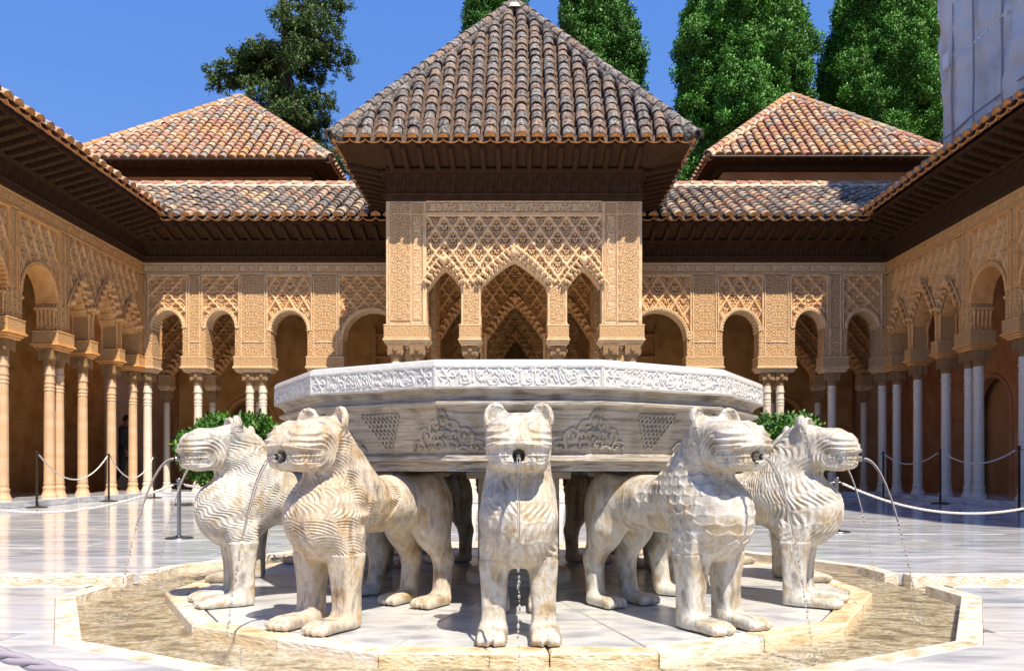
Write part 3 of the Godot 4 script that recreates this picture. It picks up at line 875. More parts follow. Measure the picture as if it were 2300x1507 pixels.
func inner_arch_wall(b: Node3D, s0: float, s1: float, n: float, c: float, hw: float, mat: Material, y1 := 4.7) -> void:
	# plain wall of a gallery with one arched doorway into the dark
	var mb := MB.new()
	mb.box(Vector3((s0 + c - hw) / 2, y1 / 2, n - 0.1), Vector3(c - hw - s0, y1, 0.2), 0.0)
	mb.box(Vector3((s1 + c + hw) / 2, y1 / 2, n - 0.1), Vector3(s1 - c - hw, y1, 0.2), 0.0)
	var lo := PackedVector3Array()
	var hi := PackedVector3Array()
	var bk := PackedVector3Array()
	for i in 17:
		var x := (i / 8.0 - 1.0) * hw
		var y := arch_y(x, hw, 1.75, hw, 0)
		lo.append(Vector3(c + x, y, n)); hi.append(Vector3(c + x, y1, n)); bk.append(Vector3(c + x, y, n - 0.2))
	mb.sheet([lo, hi])
	mb.sheet([bk, lo])
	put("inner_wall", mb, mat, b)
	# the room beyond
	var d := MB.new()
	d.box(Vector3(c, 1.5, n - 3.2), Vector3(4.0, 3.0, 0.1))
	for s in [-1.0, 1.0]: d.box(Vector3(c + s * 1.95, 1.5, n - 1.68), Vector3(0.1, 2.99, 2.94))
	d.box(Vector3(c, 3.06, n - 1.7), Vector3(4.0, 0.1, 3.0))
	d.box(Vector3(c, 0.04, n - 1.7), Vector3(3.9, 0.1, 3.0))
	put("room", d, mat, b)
	var ring := MB.new()
	var path := PackedVector3Array([Vector3(c - hw - 0.06, 0.1, n + 0.005)])
	for i in 17:
		var a := PI * i / 16.0
		path.append(Vector3(c - cos(a) * (hw + 0.06), 1.75 + sin(a) * (hw + 0.06), n + 0.005))
	path.append(Vector3(c + hw + 0.06, 0.1, n + 0.005))
	ring.tube(path, PackedFloat32Array([0.045]), 6)
	put("door_moulding", ring, mat, b)
	var dado := MB.new()
	dado.box(Vector3((s0 + c - hw) / 2 - 0.05, 1.62, n + 0.01), Vector3(c - hw - s0 - 0.2, 0.05, 0.04), 0.01)
	dado.box(Vector3((s1 + c + hw) / 2 + 0.05, 1.62, n + 0.01), Vector3(s1 - c - hw - 0.2, 0.05, 0.04), 0.01)
	put("dado_rail", dado, mat, b)

func far_wing(sg: float, label: String) -> void:
	# half of the far arcade, left (sg -1) or right of the pavilion; s runs along x
	var b := thing("arcade_wing", label, "arcade", Vector3(MID, 0, WALL_Z))
	var raw := [[3.04, 0.60, 3.32, 0.61, false, 0.36, 0.56, 0.0], [4.78, 0.385, 3.50, 0.42, true, 0.30, 0.50, 0.0], [6.235, 0.305, 3.56, 0.36, false, 0.34, 0.36, 0.055], [7.36, 0.32, 3.56, 0.36, true, 0.34, 0.36, 0.055]]
	var arches := []
	for a in raw:
		var q: Array = a.duplicate()
		q[0] = a[0] * sg
		if sg < 0 and q[5] == 0.36: q[5] = 0.30; q[6] = 0.34; q[7] = 0.05
		if sg < 0: arches.push_front(q)
		else: arches.append(q)
	var s_in := 2.2 * sg
	var s_out := 7.86 * sg
	arcade(b, minf(s_in, s_out), maxf(s_in, s_out), arches, 2.96, 4.68, 4.95, 0.0155)
	script_band(b, minf(s_in, s_out), maxf(s_in, s_out), 4.745, 0.16, 0.004, M.pale, 0.40)
	for q in [[3.64, 4.395, [3.89, 4.16]], [5.165, 5.93, [5.39, 5.67]], [6.54, 7.04, [6.78]], [7.68, 8.0, [7.86]]]:
		impost(b, minf(q[0] * sg, q[1] * sg) , maxf(q[0] * sg, q[1] * sg), 2.63, 2.96, 0.0, -WALL, 0.035)
		for s in q[2]: column(b, s * sg, -WALL / 2, 0.10, 2.35, 2.63)
	# floor, inner wall, ceiling
	var fl := MB.new()
	fl.box(Vector3(sg * 5.2, 0.05, -1.35), Vector3(6.0, 0.10, 3.3), 0.01)
	put("step", fl, M.slabs[3], b)
	inner_arch_wall(b, minf(2.2 * sg, 8.4 * sg), maxf(2.2 * sg, 8.4 * sg), -3.0, 6.6 * sg, 0.55, M.inner)
	# a shallow niche with shelves of plaster on the inner wall
	var ni := MB.new()
	for s in [4.35, 4.95]: ni.box(Vector3(sg * s, 2.6, -2.96), Vector3(0.10, 3.0, 0.10), 0.01)
	for y in [2.95, 3.35, 3.9]: ni.box(Vector3(sg * 4.65, y, -2.955), Vector3(0.6, 0.06, 0.12), 0.01)
	for s in [3.0, 3.5]: ni.box(Vector3(sg * s, 2.6, -2.96), Vector3(0.08, 3.0, 0.10), 0.01)
	for y in [2.95, 3.35, 3.9]: ni.box(Vector3(sg * 3.25, y, -2.955), Vector3(0.5, 0.06, 0.12), 0.01)
	put("wall_niche", ni, M.inner_carved, b)
	var ce := MB.new()
	ce.box(Vector3(sg * 5.2, 4.75, -1.65), Vector3(6.2, 0.08, 2.6))
	put("ceiling", ce, M.shade_dark_wood, b)
	# inner arch with hung niches across the gallery end, seen through the last arches
	var ia := Node3D.new()
	ia.name = "inner_arch"
	b.add_child(ia)
	ia.position = Vector3(sg * 7.1, 0, -1.7)
	ia.rotation.y = -sg * 0.0
	screen(ia, -1.15, 1.15, 2.75, 4.7, [[-0.55, 0.42, 2.75, 0.5], [0.55, 0.42, 2.75, 0.5]], 0.30, 0.36, 0.05, 0.0, 0.26, 0.018, M.inner_pale, M.inner_carved, Vector2(0, 4.6), 9)
	for s in [-1.08, 0.0, 1.08]:
		impost(ia, s - 0.12, s + 0.12, 2.40, 2.76, 0.02, -0.28, 0.02)
		column(ia, s, -0.13, 0.10, 2.12, 2.40, 0.075)
	# eaves and roof
	var x0 := minf(2.3 * sg, 7.18 * sg)
	var x1 := maxf(2.3 * sg, 7.18 * sg)
	eaves(b, minf(2.2 * sg, 7.86 * sg), maxf(2.2 * sg, 7.86 * sg), 4.955, 5.42, 5.58, 0.0, 0.64, 0.0 if sg > 0 else -0.64, -0.64 if sg > 0 else 0.0, false)
	var roof := Node3D.new()
	roof.name = "roof"
	b.add_child(roof)
	var sl := deg_to_rad(30.0)
	roof_face(roof, Vector3(x1, 5.66, 0.70), Vector3(-1, 0, 0), Vector3(0, sin(sl), -cos(sl)), x1 - x0, 2.95, -cos(sl) if sg > 0 else 0.0, 0.0 if sg > 0 else -cos(sl), M.wing_tiles, M.channel, 290, 99, 200 + int(sg))
	var rz := 0.70 - cos(sl) * 2.95
	var ry := 5.66 + sin(sl) * 2.95
	ridge(roof, Vector3(minf(2.0 * sg, 10.3 * sg), ry + 0.02, rz), Vector3(maxf(2.0 * sg, 10.3 * sg), ry + 0.02, rz), M.pale_ridge, true, 210, 1.2)
	var up := MB.new()
	up.box(Vector3(sg * 6.0, (4.8 + ry) / 2, rz - 0.2), Vector3(8.0, ry - 4.8, 0.3))
	put("ridge_wall", up, M.mortar, roof)

func side_gallery(sg: float, label: String) -> void:
	# sg -1: left of the court, sg 1: right. Local x along the wall, z towards the court.
	var wx := MID + sg * 7.86
	var b := thing("side_arcade", label, "arcade", Vector3(wx, 0, WALL_Z), -sg * PI / 2)
	# distance from the far corner along the wall; local x = k * that
	var k := sg   # left wall: x runs away from the viewer, so the corner is at the high end
	var round_list := [[3.65, 0.47], [4.99, 0.47], [6.55, 0.47], [7.95, 0.47]]
	var arches := []
	for q in round_list: arches.append([q[0] * k, q[1], 3.42, 0.52, q[0] != 3.65, 0.27, 0.52, 0.02])
	if k < 0: arches.reverse()
	var a0 := 2.86 * k
	var a1 := 9.4 * k
	arcade(b, minf(a0, a1), maxf(a0, a1), arches, 2.96, 4.68, 4.95, 0.0155)
	# near the corner: three hung arches under one net
	var hung := [[0.59 * k, 0.30, 3.42, 0.42], [1.505 * k, 0.42, 3.42, 0.60], [2.42 * k, 0.30, 3.42, 0.42]]
	if k < 0: hung.reverse()
	screen(b, minf(0.16 * k, 2.84 * k), maxf(0.16 * k, 2.84 * k), 2.96, 4.70, hung, 0.27, 0.46, 0.02, -0.004, WALL, 0.0145, M.stucco, M.carved_fine, Vector2(1.5 * k, 4.68), 9)
	var cf := MB.new()
	cf.box(Vector3(1.43 * k, 4.825, -WALL / 2), Vector3(2.86, 0.246, WALL - 0.004), 0.004)
	cf.box(Vector3(0.10 * k, 3.82, -WALL / 2), Vector3(0.24, 1.72, WALL - 0.01), 0.004)
	cf.box(Vector3(2.80 * k, 3.82, -WALL / 2 - 0.003), Vector3(0.11, 1.72, WALL - 0.016), 0.004)
	put("pier", cf, M.carved, b)
	var bd := MB.new()
	for yy in [4.715, 4.92]: bd.box(Vector3(1.43 * k, yy, -0.03), Vector3(2.85, 0.022, 0.085), 0.006)
	put("fillet", bd, M.pale, b)
	script_band(b, minf(0.05 * k, 9.3 * k), maxf(0.05 * k, 9.3 * k), 4.745, 0.16, 0.004, M.pale, 0.40)
	for q in [[-0.02, 0.28, [0.10]], [0.90, 1.08, [0.98]], [1.93, 2.12, [2.03]], [2.73, 3.18, [2.80, 3.08]], [4.13, 4.52, [4.33]], [5.47, 6.07, [5.63, 5.91]], [7.03, 7.47, [7.25]], [8.43, 9.4, [8.6]]]:
		impost(b, minf(q[0] * k, q[1] * k), maxf(q[0] * k, q[1] * k), 2.63, 2.96, 0.01, -WALL - 0.01, 0.045)
		for s in q[2]: column(b, s * k, -WALL / 2, 0.10, 2.35, 2.63)
	# jamb colonnettes under the round arches
	var one := MB.new()
	one.tube(PackedVector3Array([Vector3(0, 3.02, 0), Vector3(0, 3.2, 0), Vector3(0, 3.3, 0)]), PackedFloat32Array([0.016, 0.016, 0.032]), 6)
	var onem := one.mesh()
	for q in round_list:
		for e in [-1.0, 1.0]:
			var s: float = (q[0] + e * (q[1] - 0.012)) * k
			for j in 5: part("jamb_colonnette", onem, M.pale, b, Vector3(s, 0, -0.04 - j * 0.07))
			var jc := MB.new()
			jc.box(Vector3(s, 3.33, -WALL / 2), Vector3(0.07, 0.05, WALL + 0.02), 0.01)
			put("jamb_moulding", jc, M.pale, b)
	# solid stretch beyond what the court shows
	var far := MB.new()
	far.box(Vector3(12.4 * k, 2.5, -WALL / 2), Vector3(6.0, 4.9, WALL), 0.0)
	put("end_wall", far, M.stucco, b)
	var deep := 2.6 if sg < 0 else 1.5
	var fl := MB.new()
	for j in 5:
		fl.box(Vector3((0.36 + 2.8 * (j + 0.5)) * k, 0.05, -deep / 2 + 0.19), Vector3(2.79, 0.10, deep + 0.36), 0.008)
	put("step", fl, M.slabs[3], b)
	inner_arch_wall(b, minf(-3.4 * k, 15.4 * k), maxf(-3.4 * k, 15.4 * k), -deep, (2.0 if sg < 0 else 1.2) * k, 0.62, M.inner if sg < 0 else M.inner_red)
	var ce := MB.new()
	ce.box(Vector3(6.5 * k, 4.75, -deep / 2 - 0.2), Vector3(17.6, 0.08, deep - 0.36))
	put("ceiling", ce, M.shade_dark_wood, b)
	var e0 := minf(0.0, 15.4 * k)
	var e1 := maxf(0.0, 15.4 * k)
	eaves(b, e0, e1, 4.955, 5.44, 5.64, 0.0, 0.68, -0.66 if k > 0 else 0.0, 0.0 if k > 0 else -0.66, false)
	var roof := Node3D.new()
	roof.name = "roof"
	b.add_child(roof)
	var sl := deg_to_rad(30.0)
	var r0 := minf(0.68 * k, 15.4 * k)
	var r1 := maxf(0.68 * k, 15.4 * k)
	var slope := 3.4 if sg < 0 else 2.5
	roof_face(roof, Vector3(r1, 5.74, 0.76), Vector3(-1, 0, 0), Vector3(0, sin(sl), -cos(sl)), r1 - r0, slope, 0.0 if k > 0 else -cos(sl), -cos(sl) if k > 0 else 0.0, M.tiles, M.channel_new, 236, 4, 300 + int(sg))
	var cl := MB.new()
	cl.box(Vector3(7.0 * k, 5.2, -deep - 0.15), Vector3(18.0, 2.6, 0.2))
	put("roof_wall", cl, M.mortar, roof)

func tower(label: String, c: Vector3, half: float, eave: float, rise: float, wall: float, sd: int) -> void:
	var b := thing("hall_tower", label, "tower", c)
	var w := MB.new()
	w.box(Vector3(0, eave / 2 - 0.1, 0), Vector3(wall * 2, eave - 0.2, wall * 2), 0.02)
	put("wall", w, M.tower, b)
	var so := MB.new()
	so.box(Vector3(0, eave - 0.12, 0), Vector3(wall * 2 + 0.3, 0.20, wall * 2 + 0.3), 0.02)
	so.box(Vector3(0, eave - 0.045, 0), Vector3(half * 2 - 0.06, 0.07, half * 2 - 0.06), 0.01)
	put("timber_eaves", so, M.shade_dark_wood, b)
	var g := MB.new()
	for s in [-1.0, 1.0]:
		g.tube(PackedVector3Array([Vector3(-half, eave - 0.02, half + 0.05) , Vector3(half, eave - 0.02, half + 0.05)]), PackedFloat32Array([0.05]), 6)
		break
	put("gutter", g, M.iron, b)
	var roof := Node3D.new()
	roof.name = "roof"
	b.add_child(roof)
	pyramid(roof, Vector3(0, eave, 0), half, rise, M.tiles, M.channel_new, 250, sd)
	var cap := MB.new()
	cap.lathe(Vector3(0, eave + rise - 0.05, 0), [Vector2(0.34, -0.14), Vector2(0.25, 0.03), Vector2(0.10, 0.16), Vector2(0.0, 0.2)], 8)
	put("roof_cap", cap, M.lead, roof)

func wrapped_hall() -> void:
	var b := thing("wrapped_hall", "tall building wrapped in grey blue scaffold sheeting behind the right roof", "building", Vector3(9.42, 0, 0))
	var fn := FastNoiseLite.new()
	fn.seed = 4
	fn.frequency = 0.35
	# sheeting hangs in shallow folds; local z is world z
	var rows := []
	for j in 81:
		var y := lerpf(5.0, 14.2, j / 80.0)
		var row := PackedVector3Array()
		for i in 121:
			var z := lerpf(2.0, -13.32, i / 120.0)
			var tie := absf(fposmod(z, 1.9) / 1.9 - 0.5) * 2.0
			row.append(Vector3(-0.14 * (1.0 - tie) + 0.22 * fn.get_noise_2d(z * 2.4, y * 0.9) + 0.06 * fn.get_noise_2d(z * 9.0 + y * 3.0, y * 5.0) - 0.03, y, z))
		rows.append(row)
	rows.reverse()
	var s := MB.new()
	s.sheet(rows)
	put("sheeting", s, M.sheet, b)
	var rows2 := []
	for j in 21:
		var y := lerpf(5.0, 14.2, j / 20.0)
		var row := PackedVector3Array()
		for i in 21: row.append(Vector3(lerpf(0.0, 6.0, i / 20.0), y, -13.32 + 0.06 * fn.get_noise_2d(i * 0.6, y)))
		rows2.append(row)
	var s2 := MB.new()
	s2.sheet(rows2)
	put("sheeting", s2, M.sheet, b)
	var core := MB.new()
	core.box(Vector3(3.1, 7.05, -5.6), Vector3(5.8, 14.1, 15.2), 0.02)
	core.box(Vector3(3.1, 16.3, 1.0), Vector3(5.4, 3.6, 9.0), 0.02)
	put("wall", core, M.tower, b)
	var seams := MB.new()
	var r := RandomNumberGenerator.new()
	r.seed = 9
	for z in [-12.6, -11.8, -10.85, -9.6, -8.0]:
		var p := PackedVector3Array()
		for j in 14: p.append(Vector3(-0.19 + r.randf_range(-0.01, 0.01), lerpf(6.0, 14.1, j / 13.0), z + r.randf_range(-0.03, 0.03)))
		seams.tube(p, PackedFloat32Array([0.022]), 5)
	for y in [7.75, 10.6, 13.4]:
		var p := PackedVector3Array()
		for j in 12: p.append(Vector3(-0.18, y + r.randf_range(-0.03, 0.03), lerpf(-13.2, -6.0, j / 11.0)))
		seams.tube(p, PackedFloat32Array([0.02]), 5)
	put("seams", seams, M.seam, b)
	var tp := MB.new()
	for j in 16: tp.box(Vector3(-0.2, 9.2 + r.randf_range(-0.01, 0.01), -12.0 + j * 0.13), Vector3(0.03, 0.05, 0.06), 0.005)
	put("stitching", tp, M.tape, b).set_meta("kind", "stuff")
	for q in [[10.6, -13.1], [12.2, -12.7], [9.4, -12.9]]:
		var pt := MB.new()
		pt.box(Vector3(-0.16, q[0], q[1]), Vector3(0.06, 0.34, 0.22), 0.02)
		put("patch", pt, M.tape, b)
# ---------------------------------------------------------------- floor, channel, fountain
func ring(rad: float, n := 12, off := 15.0) -> PackedVector2Array:
	# counterclockwise seen from above, in x,z
	var p := PackedVector2Array()
	for k in n:
		var a := deg_to_rad(off + 360.0 / n * k)
		p.append(Vector2(rad * sin(a), rad * cos(a)))
	return p

func paving() -> void:
	var g := MB.new()
	g.quad(Vector3(-400, -0.30, 400), Vector3(400, -0.30, 400), Vector3(400, -0.30, -400), Vector3(-400, -0.30, -400))
	var gr := top("ground", g.mesh(), M.grout, "bare earth around the palace", "ground")
	gr.set_meta("kind", "structure")
	var f := Node3D.new()
	f.name = "courtyard_floor"
	add_child(f)
	tag(f, "pale veined marble slab floor of the courtyard", "floor", "", "structure")
	# bed of grout under the slabs, open over the channel
	var hole := ring(2.2635)
	var arms := [PackedVector2Array([Vector2(-7.6, -0.24), Vector2(-7.6, 0.30), Vector2(-1.9, 0.30), Vector2(-1.9, -0.24)]), PackedVector2Array([Vector2(1.9, -0.24), Vector2(1.9, 0.30), Vector2(7.5, 0.30), Vector2(7.5, -0.24)]), PackedVector2Array([Vector2(-0.27, 1.9), Vector2(-0.27, 6.0), Vector2(0.27, 6.0), Vector2(0.27, 1.9)]), PackedVector2Array([Vector2(-0.27, -9.0), Vector2(-0.27, -1.9), Vector2(0.27, -1.9), Vector2(0.27, -9.0)])]
	var r := RandomNumberGenerator.new()
	r.seed = 77
	var z := -12.25
	var rowk := 0
	while z < 7.0:
		var dz := 0.62 if z < 3.6 else 1.3
		var x := -7.62 - r.randf_range(0.0, 1.0)
		while x < 7.5:
			var dx := r.randf_range(1.35, 1.9) if z < 3.6 else 3.0
			var g0 := 0.0035
			var cell := PackedVector2Array([Vector2(maxf(x, -7.6) + g0, z + g0), Vector2(maxf(x, -7.6) + g0, z + dz - g0), Vector2(minf(x + dx, 7.45) - g0, z + dz - g0), Vector2(minf(x + dx, 7.45) - g0, z + g0)])
			x += dx
			var pieces := [cell]
			for cut in [hole, arms[0], arms[1], arms[2], arms[3]]:
				var next := []
				for p in pieces:
					for q in Geometry2D.clip_polygons(p, cut): 
						if q.size() > 2 and not Geometry2D.is_polygon_clockwise(q) or q.size() > 2: next.append(q)
				pieces = next
			for p in pieces:
				var area := 0.0
				for i in p.size(): area += p[i].cross(p[(i + 1) % p.size()])
				if absf(area) < 0.01: continue
				if area > 0: p.reverse()
				var mb := MB.new()
				mb.prism(p, -0.06, r.randf_range(-0.0012, 0.0012), 0.003)
				var o := put("slab", mb, M.slabs[r.randi() % 4], f)
		z += dz
		rowk += 1
	# grout bed in four pieces round the channel
	var bed := MB.new()
	for q in [Rect2(-7.7, -12.4, 15.3, 9.9), Rect2(-7.7, 2.5, 15.3, 6.0), Rect2(-7.7, -2.5, 5.2, 2.2), Rect2(-7.7, 0.4, 5.2, 2.1), Rect2(2.5, -2.5, 5.1, 2.2), Rect2(2.5, 0.4, 5.1, 2.1)]:
		bed.quad(Vector3(q.position.x, -0.012, q.end.y), Vector3(q.end.x, -0.012, q.end.y), Vector3(q.end.x, -0.012, q.position.y), Vector3(q.position.x, -0.012, q.position.y))
	put("grout", bed, M.grout, f)

func channel() -> void:
	var c := thing("water_channel", "twelve-sided shallow stone water channel around the lion fountain with cream kerb", "channel")
	var r := RandomNumberGenerator.new()
	r.seed = 31
	# kerb stones, two or three to a side; sides at 90 and 270 open into the arms
	var p_in := ring(2.175)
	var p_out := ring(2.262)
	for k in 12:
		var a := p_in[k]
		var b := p_in[(k + 1) % 12]
		var a2 := p_out[k]
		var b2 := p_out[(k + 1) % 12]
		# the side that starts at 15+30k degrees; its middle is at 30(k+1)
		var open := k % 3 == 2
		var cuts := [0.0, 0.5 + r.randf_range(-0.1, 0.1), 1.0]
		if open: cuts = [0.0, 0.30, 0.70, 1.0]
		for j in cuts.size() - 1:
			if open and j == 1: continue
			var t0: float = cuts[j] + 0.003
			var t1: float = cuts[j + 1] - 0.003
			var poly := PackedVector2Array([a.lerp(b, t0), a2.lerp(b2, t0), a2.lerp(b2, t1), a.lerp(b, t1)])
			var mb := MB.new()
			mb.prism(poly, -0.125, 0.002 + r.randf_range(-0.001, 0.0015), 0.003)
			put("kerb_stone", mb, M.kerb, c)
	# arms that run off between two low kerbs
	for sx in [-1.0, 1.0]:
		var x := 2.21
		while x < 7.3:
			var L := minf(r.randf_range(0.7, 1.1), 7.4 - x)
			for e in [[-0.24, -0.15], [0.20, 0.29]]:
				var x0: float = x + 0.003
				var x1: float = x + L - 0.003
				var mb := MB.new()
				var q := [Vector2(sx * x0, e[0]), Vector2(sx * x0, e[1]), Vector2(sx * x1, e[1]), Vector2(sx * x1, e[0])]
				if sx < 0: q.reverse()
				mb.prism(PackedVector2Array(q), -0.125, 0.0025, 0.003)
				put("kerb_stone", mb, M.kerb, c)
			x += L
	for sz in [-1.0, 1.0]:
		for e in [[-0.27, -0.17], [0.17, 0.27]]:
			var q := [Vector2(e[0], sz * 2.21), Vector2(e[0], sz * 5.5), Vector2(e[1], sz * 5.5), Vector2(e[1], sz * 2.21)]
			if sz < 0: q.reverse()
			var mb := MB.new()
			mb.prism(PackedVector2Array(q), -0.125, 0.0025, 0.003)
			put("kerb_stone", mb, M.kerb, c)
	# floor of the channel: wedge slabs
	var b_in := ring(1.60)
	var b_out := ring(2.20)
	for k in 12:
		for h in 2:
			var t0 := 0.5 * h + 0.004
			var t1 := 0.5 * h + 0.496
			var q := PackedVector2Array([b_in[k].lerp(b_in[(k + 1) % 12], t0), b_out[k].lerp(b_out[(k + 1) % 12], t0), b_out[k].lerp(b_out[(k + 1) % 12], t1), b_in[k].lerp(b_in[(k + 1) % 12], t1)])
			var mb := MB.new()
			mb.prism(q, -0.12, -0.046 + r.randf_range(-0.002, 0.002), 0.004)
			put("bed_slab", mb, M.bed, c)
	var under := MB.new()
	for q in [Rect2(-2.5, -2.5, 5.0, 5.0), Rect2(-7.5, -0.3, 5.0, 0.65), Rect2(2.5, -0.3, 5.0, 0.65), Rect2(-0.3, 2.5, 0.6, 3.3), Rect2(-0.3, -9.0, 0.6, 6.5)]:
		under.quad(Vector3(q.position.x, -0.125, q.end.y), Vector3(q.end.x, -0.125, q.end.y), Vector3(q.end.x, -0.125, q.position.y), Vector3(q.position.x, -0.125, q.position.y))
	put("bed", under, M.bed, c)

func water() -> void:
	# one rippled sheet in the channel and its arms
	var fn := FastNoiseLite.new()
	fn.seed = 12
	fn.frequency = 3.4
	fn.fractal_octaves = 3
	var drops := []
	for k in 12:
		var a := deg_to_rad(30.0 * k)
		drops.append(Vector2(sin(a), cos(a)) * 1.93)
	var mb := MB.new()
	var i_n := ring(1.74)
	var o_n := ring(2.19)
	for k in 12:
		var rows := []
		for j in 31:
			var row := PackedVector3Array()
			for i in 61:
				var p := o_n[k].lerp(o_n[(k + 1) % 12], i / 60.0).lerp(i_n[k].lerp(i_n[(k + 1) % 12], i / 60.0), j / 30.0)
				var h := 0.0045 * fn.get_noise_2d(p.x * 1.6, p.y * 4.2) + 0.0016 * fn.get_noise_2d(p.x * 7.0 + 30.0, p.y * 12.0)
				for d in drops:
					var q := p.distance_to(d)
					if q < 0.55: h += 0.0045 * sin(TAU * q / 0.055) * exp(-q * 9.0)
				row.append(Vector3(p.x, -0.030 + h, p.y))
			rows.append(row)
		mb.sheet(rows)
	for q in [Rect2(-7.4, -0.15, 5.26, 0.35), Rect2(2.14, -0.15, 5.26, 0.35), Rect2(-0.17, 2.14, 0.34, 3.3), Rect2(-0.17, -5.5, 0.34, 3.36)]:
		mb.quad(Vector3(q.position.x, -0.030, q.end.y), Vector3(q.end.x, -0.030, q.end.y), Vector3(q.end.x, -0.030, q.position.y), Vector3(q.position.x, -0.030, q.position.y))
	var w := top("water", mb.mesh(), M.water, "clear shallow water over yellow stone in the channel", "water")
	w.set_meta("kind", "structure")

func plinth() -> void:
	var c := thing("fountain_plinth", "low twelve-sided white marble platform under the ring of lions", "platform")
	var r := RandomNumberGenerator.new()
	r.seed = 5
	var o := ring(1.785)
	var i := ring(1.685)
	for k in 12:
		var a := i[k]
		var b := i[(k + 1) % 12]
		var a2 := o[k]
		var b2 := o[(k + 1) % 12]
		var cut := 0.5 + r.randf_range(-0.2, 0.2)
		for t in [[0.003, cut - 0.003], [cut + 0.003, 0.997]]:
			var mb := MB.new()
			mb.prism(PackedVector2Array([a.lerp(b, t[0]), a2.lerp(b2, t[0]), a2.lerp(b2, t[1]), a.lerp(b, t[1])]), -0.13, r.randf_range(0.0, 0.003), 0.007)
			put("edge_stone", mb, M.kerb if r.randf() < 0.5 else M.kerb_side, c)
		var mb2 := MB.new()
		mb2.prism(PackedVector2Array([a.lerp(b, 0.003) * 0.996, a.lerp(b, 0.997) * 0.996, b * 0.30, a * 0.30]), -0.1, r.randf_range(-0.002, 0.0), 0.003)
		put("slab", mb2, M.plinth, c)
	var core := MB.new()
	core.prism(ring(0.5), -0.1, -0.001)
	put("slab", core, M.plinth, c)

# relief canvas for the writing round the rim
func rim_relief(sd: int, w: float, h: float, res: float) -> Array:
	var nx := int(w / res)
	var ny := int(h / res)
	var g := PackedFloat32Array()
	g.resize((nx + 1) * (ny + 1))
	var r := RandomNumberGenerator.new()
	r.seed = sd
	var lines := []
	# knots of leaves at both ends, cursive verse between, read from right to left
	for e in [0.045, w - 0.045]:
		for k in 6:
			var a := TAU * k / 6.0
			lines.append([Vector2(e, h * 0.5), Vector2(e + cos(a) * 0.012 - sin(a) * 0.008, h * 0.5 + sin(a) * 0.02), Vector2(e + cos(a) * 0.032, h * 0.5 + sin(a) * 0.040), Vector2(e + cos(a + 0.5) * 0.024, h * 0.5 + sin(a + 0.5) * 0.034)])
	var x := 0.095
	while x < w - 0.10:
		var kind := r.randi() % 6
		var b := h * r.randf_range(0.16, 0.30)
		if kind <= 1:
			lines.append([Vector2(x, b), Vector2(x + 0.001, h * 0.5), Vector2(x + r.randf_range(-0.004, 0.004), h * r.randf_range(0.82, 0.93))])
			x += 0.013
		elif kind == 2:
			lines.append([Vector2(x, h * 0.9), Vector2(x + 0.004, h * 0.5), Vector2(x + 0.016, b), Vector2(x + 0.022, h * 0.3), Vector2(x + 0.012, h * 0.55), Vector2(x + 0.006, h * 0.75)])
			x += 0.024
		elif kind == 3:
			lines.append([Vector2(x - 0.006, h * 0.12), Vector2(x + 0.012, h * 0.06), Vector2(x + 0.028, h * 0.16), Vector2(x + 0.030, h * 0.34), Vector2(x + 0.020, h * 0.42), Vector2(x + 0.014, h * 0.32), Vector2(x + 0.024, h * 0.26)])
			x += 0.032
		elif kind == 4:
			lines.append([Vector2(x, b), Vector2(x + 0.006, h * 0.40), Vector2(x + 0.012, b), Vector2(x + 0.018, h * 0.42), Vector2(x + 0.024, b), Vector2(x + 0.034, b * 0.8)])
			x += 0.034
		else:
			var cy := h * r.randf_range(0.40, 0.6)
			var pts := []
			for k in 7: pts.append(Vector2(x + 0.010 + cos(k) * 0.009, cy + sin(k) * 0.011))
			lines.append(pts)
			lines.append([Vector2(x + 0.019, cy), Vector2(x + 0.024, b), Vector2(x, h * 0.14)])
			x += 0.026
		if r.randf() < 0.75:
			var cx := x - 0.012
			var cy := h * r.randf_range(0.58, 0.86)
			lines.append([Vector2(cx - 0.010, cy), Vector2(cx - 0.002, cy + 0.010), Vector2(cx + 0.008, cy - 0.004), Vector2(cx + 0.014, cy + 0.006)])
	for ln in lines:
		for k in ln.size() - 1:
			var p1: Vector2 = ln[k]
			var p2: Vector2 = ln[k + 1]
			var p0: Vector2 = ln[maxi(k - 1, 0)]
			var p3: Vector2 = ln[mini(k + 2, ln.size() - 1)]
			var n := maxi(2, int(p1.distance_to(p2) / 0.002))
			for s in n:
				var q := p1.cubic_interpolate(p2, p0, p3, s / float(n))
				var rad := 0.0043
				var ix0 := maxi(0, int((q.x - rad) / res))
				var ix1 := mini(nx, int((q.x + rad) / res) + 1)
				var iy0 := maxi(0, int((q.y - rad) / res))
				var iy1 := mini(ny, int((q.y + rad) / res) + 1)
				for yy in range(iy0, iy1 + 1):
					for xx in range(ix0, ix1 + 1):
						var d := Vector2(xx * res, yy * res).distance_to(q)
						if d < rad:
							var v := minf(1.0, 2.2 * (1.0 - d / rad))
							if v > g[yy * (nx + 1) + xx]: g[yy * (nx + 1) + xx] = v
	return [nx, ny, g]

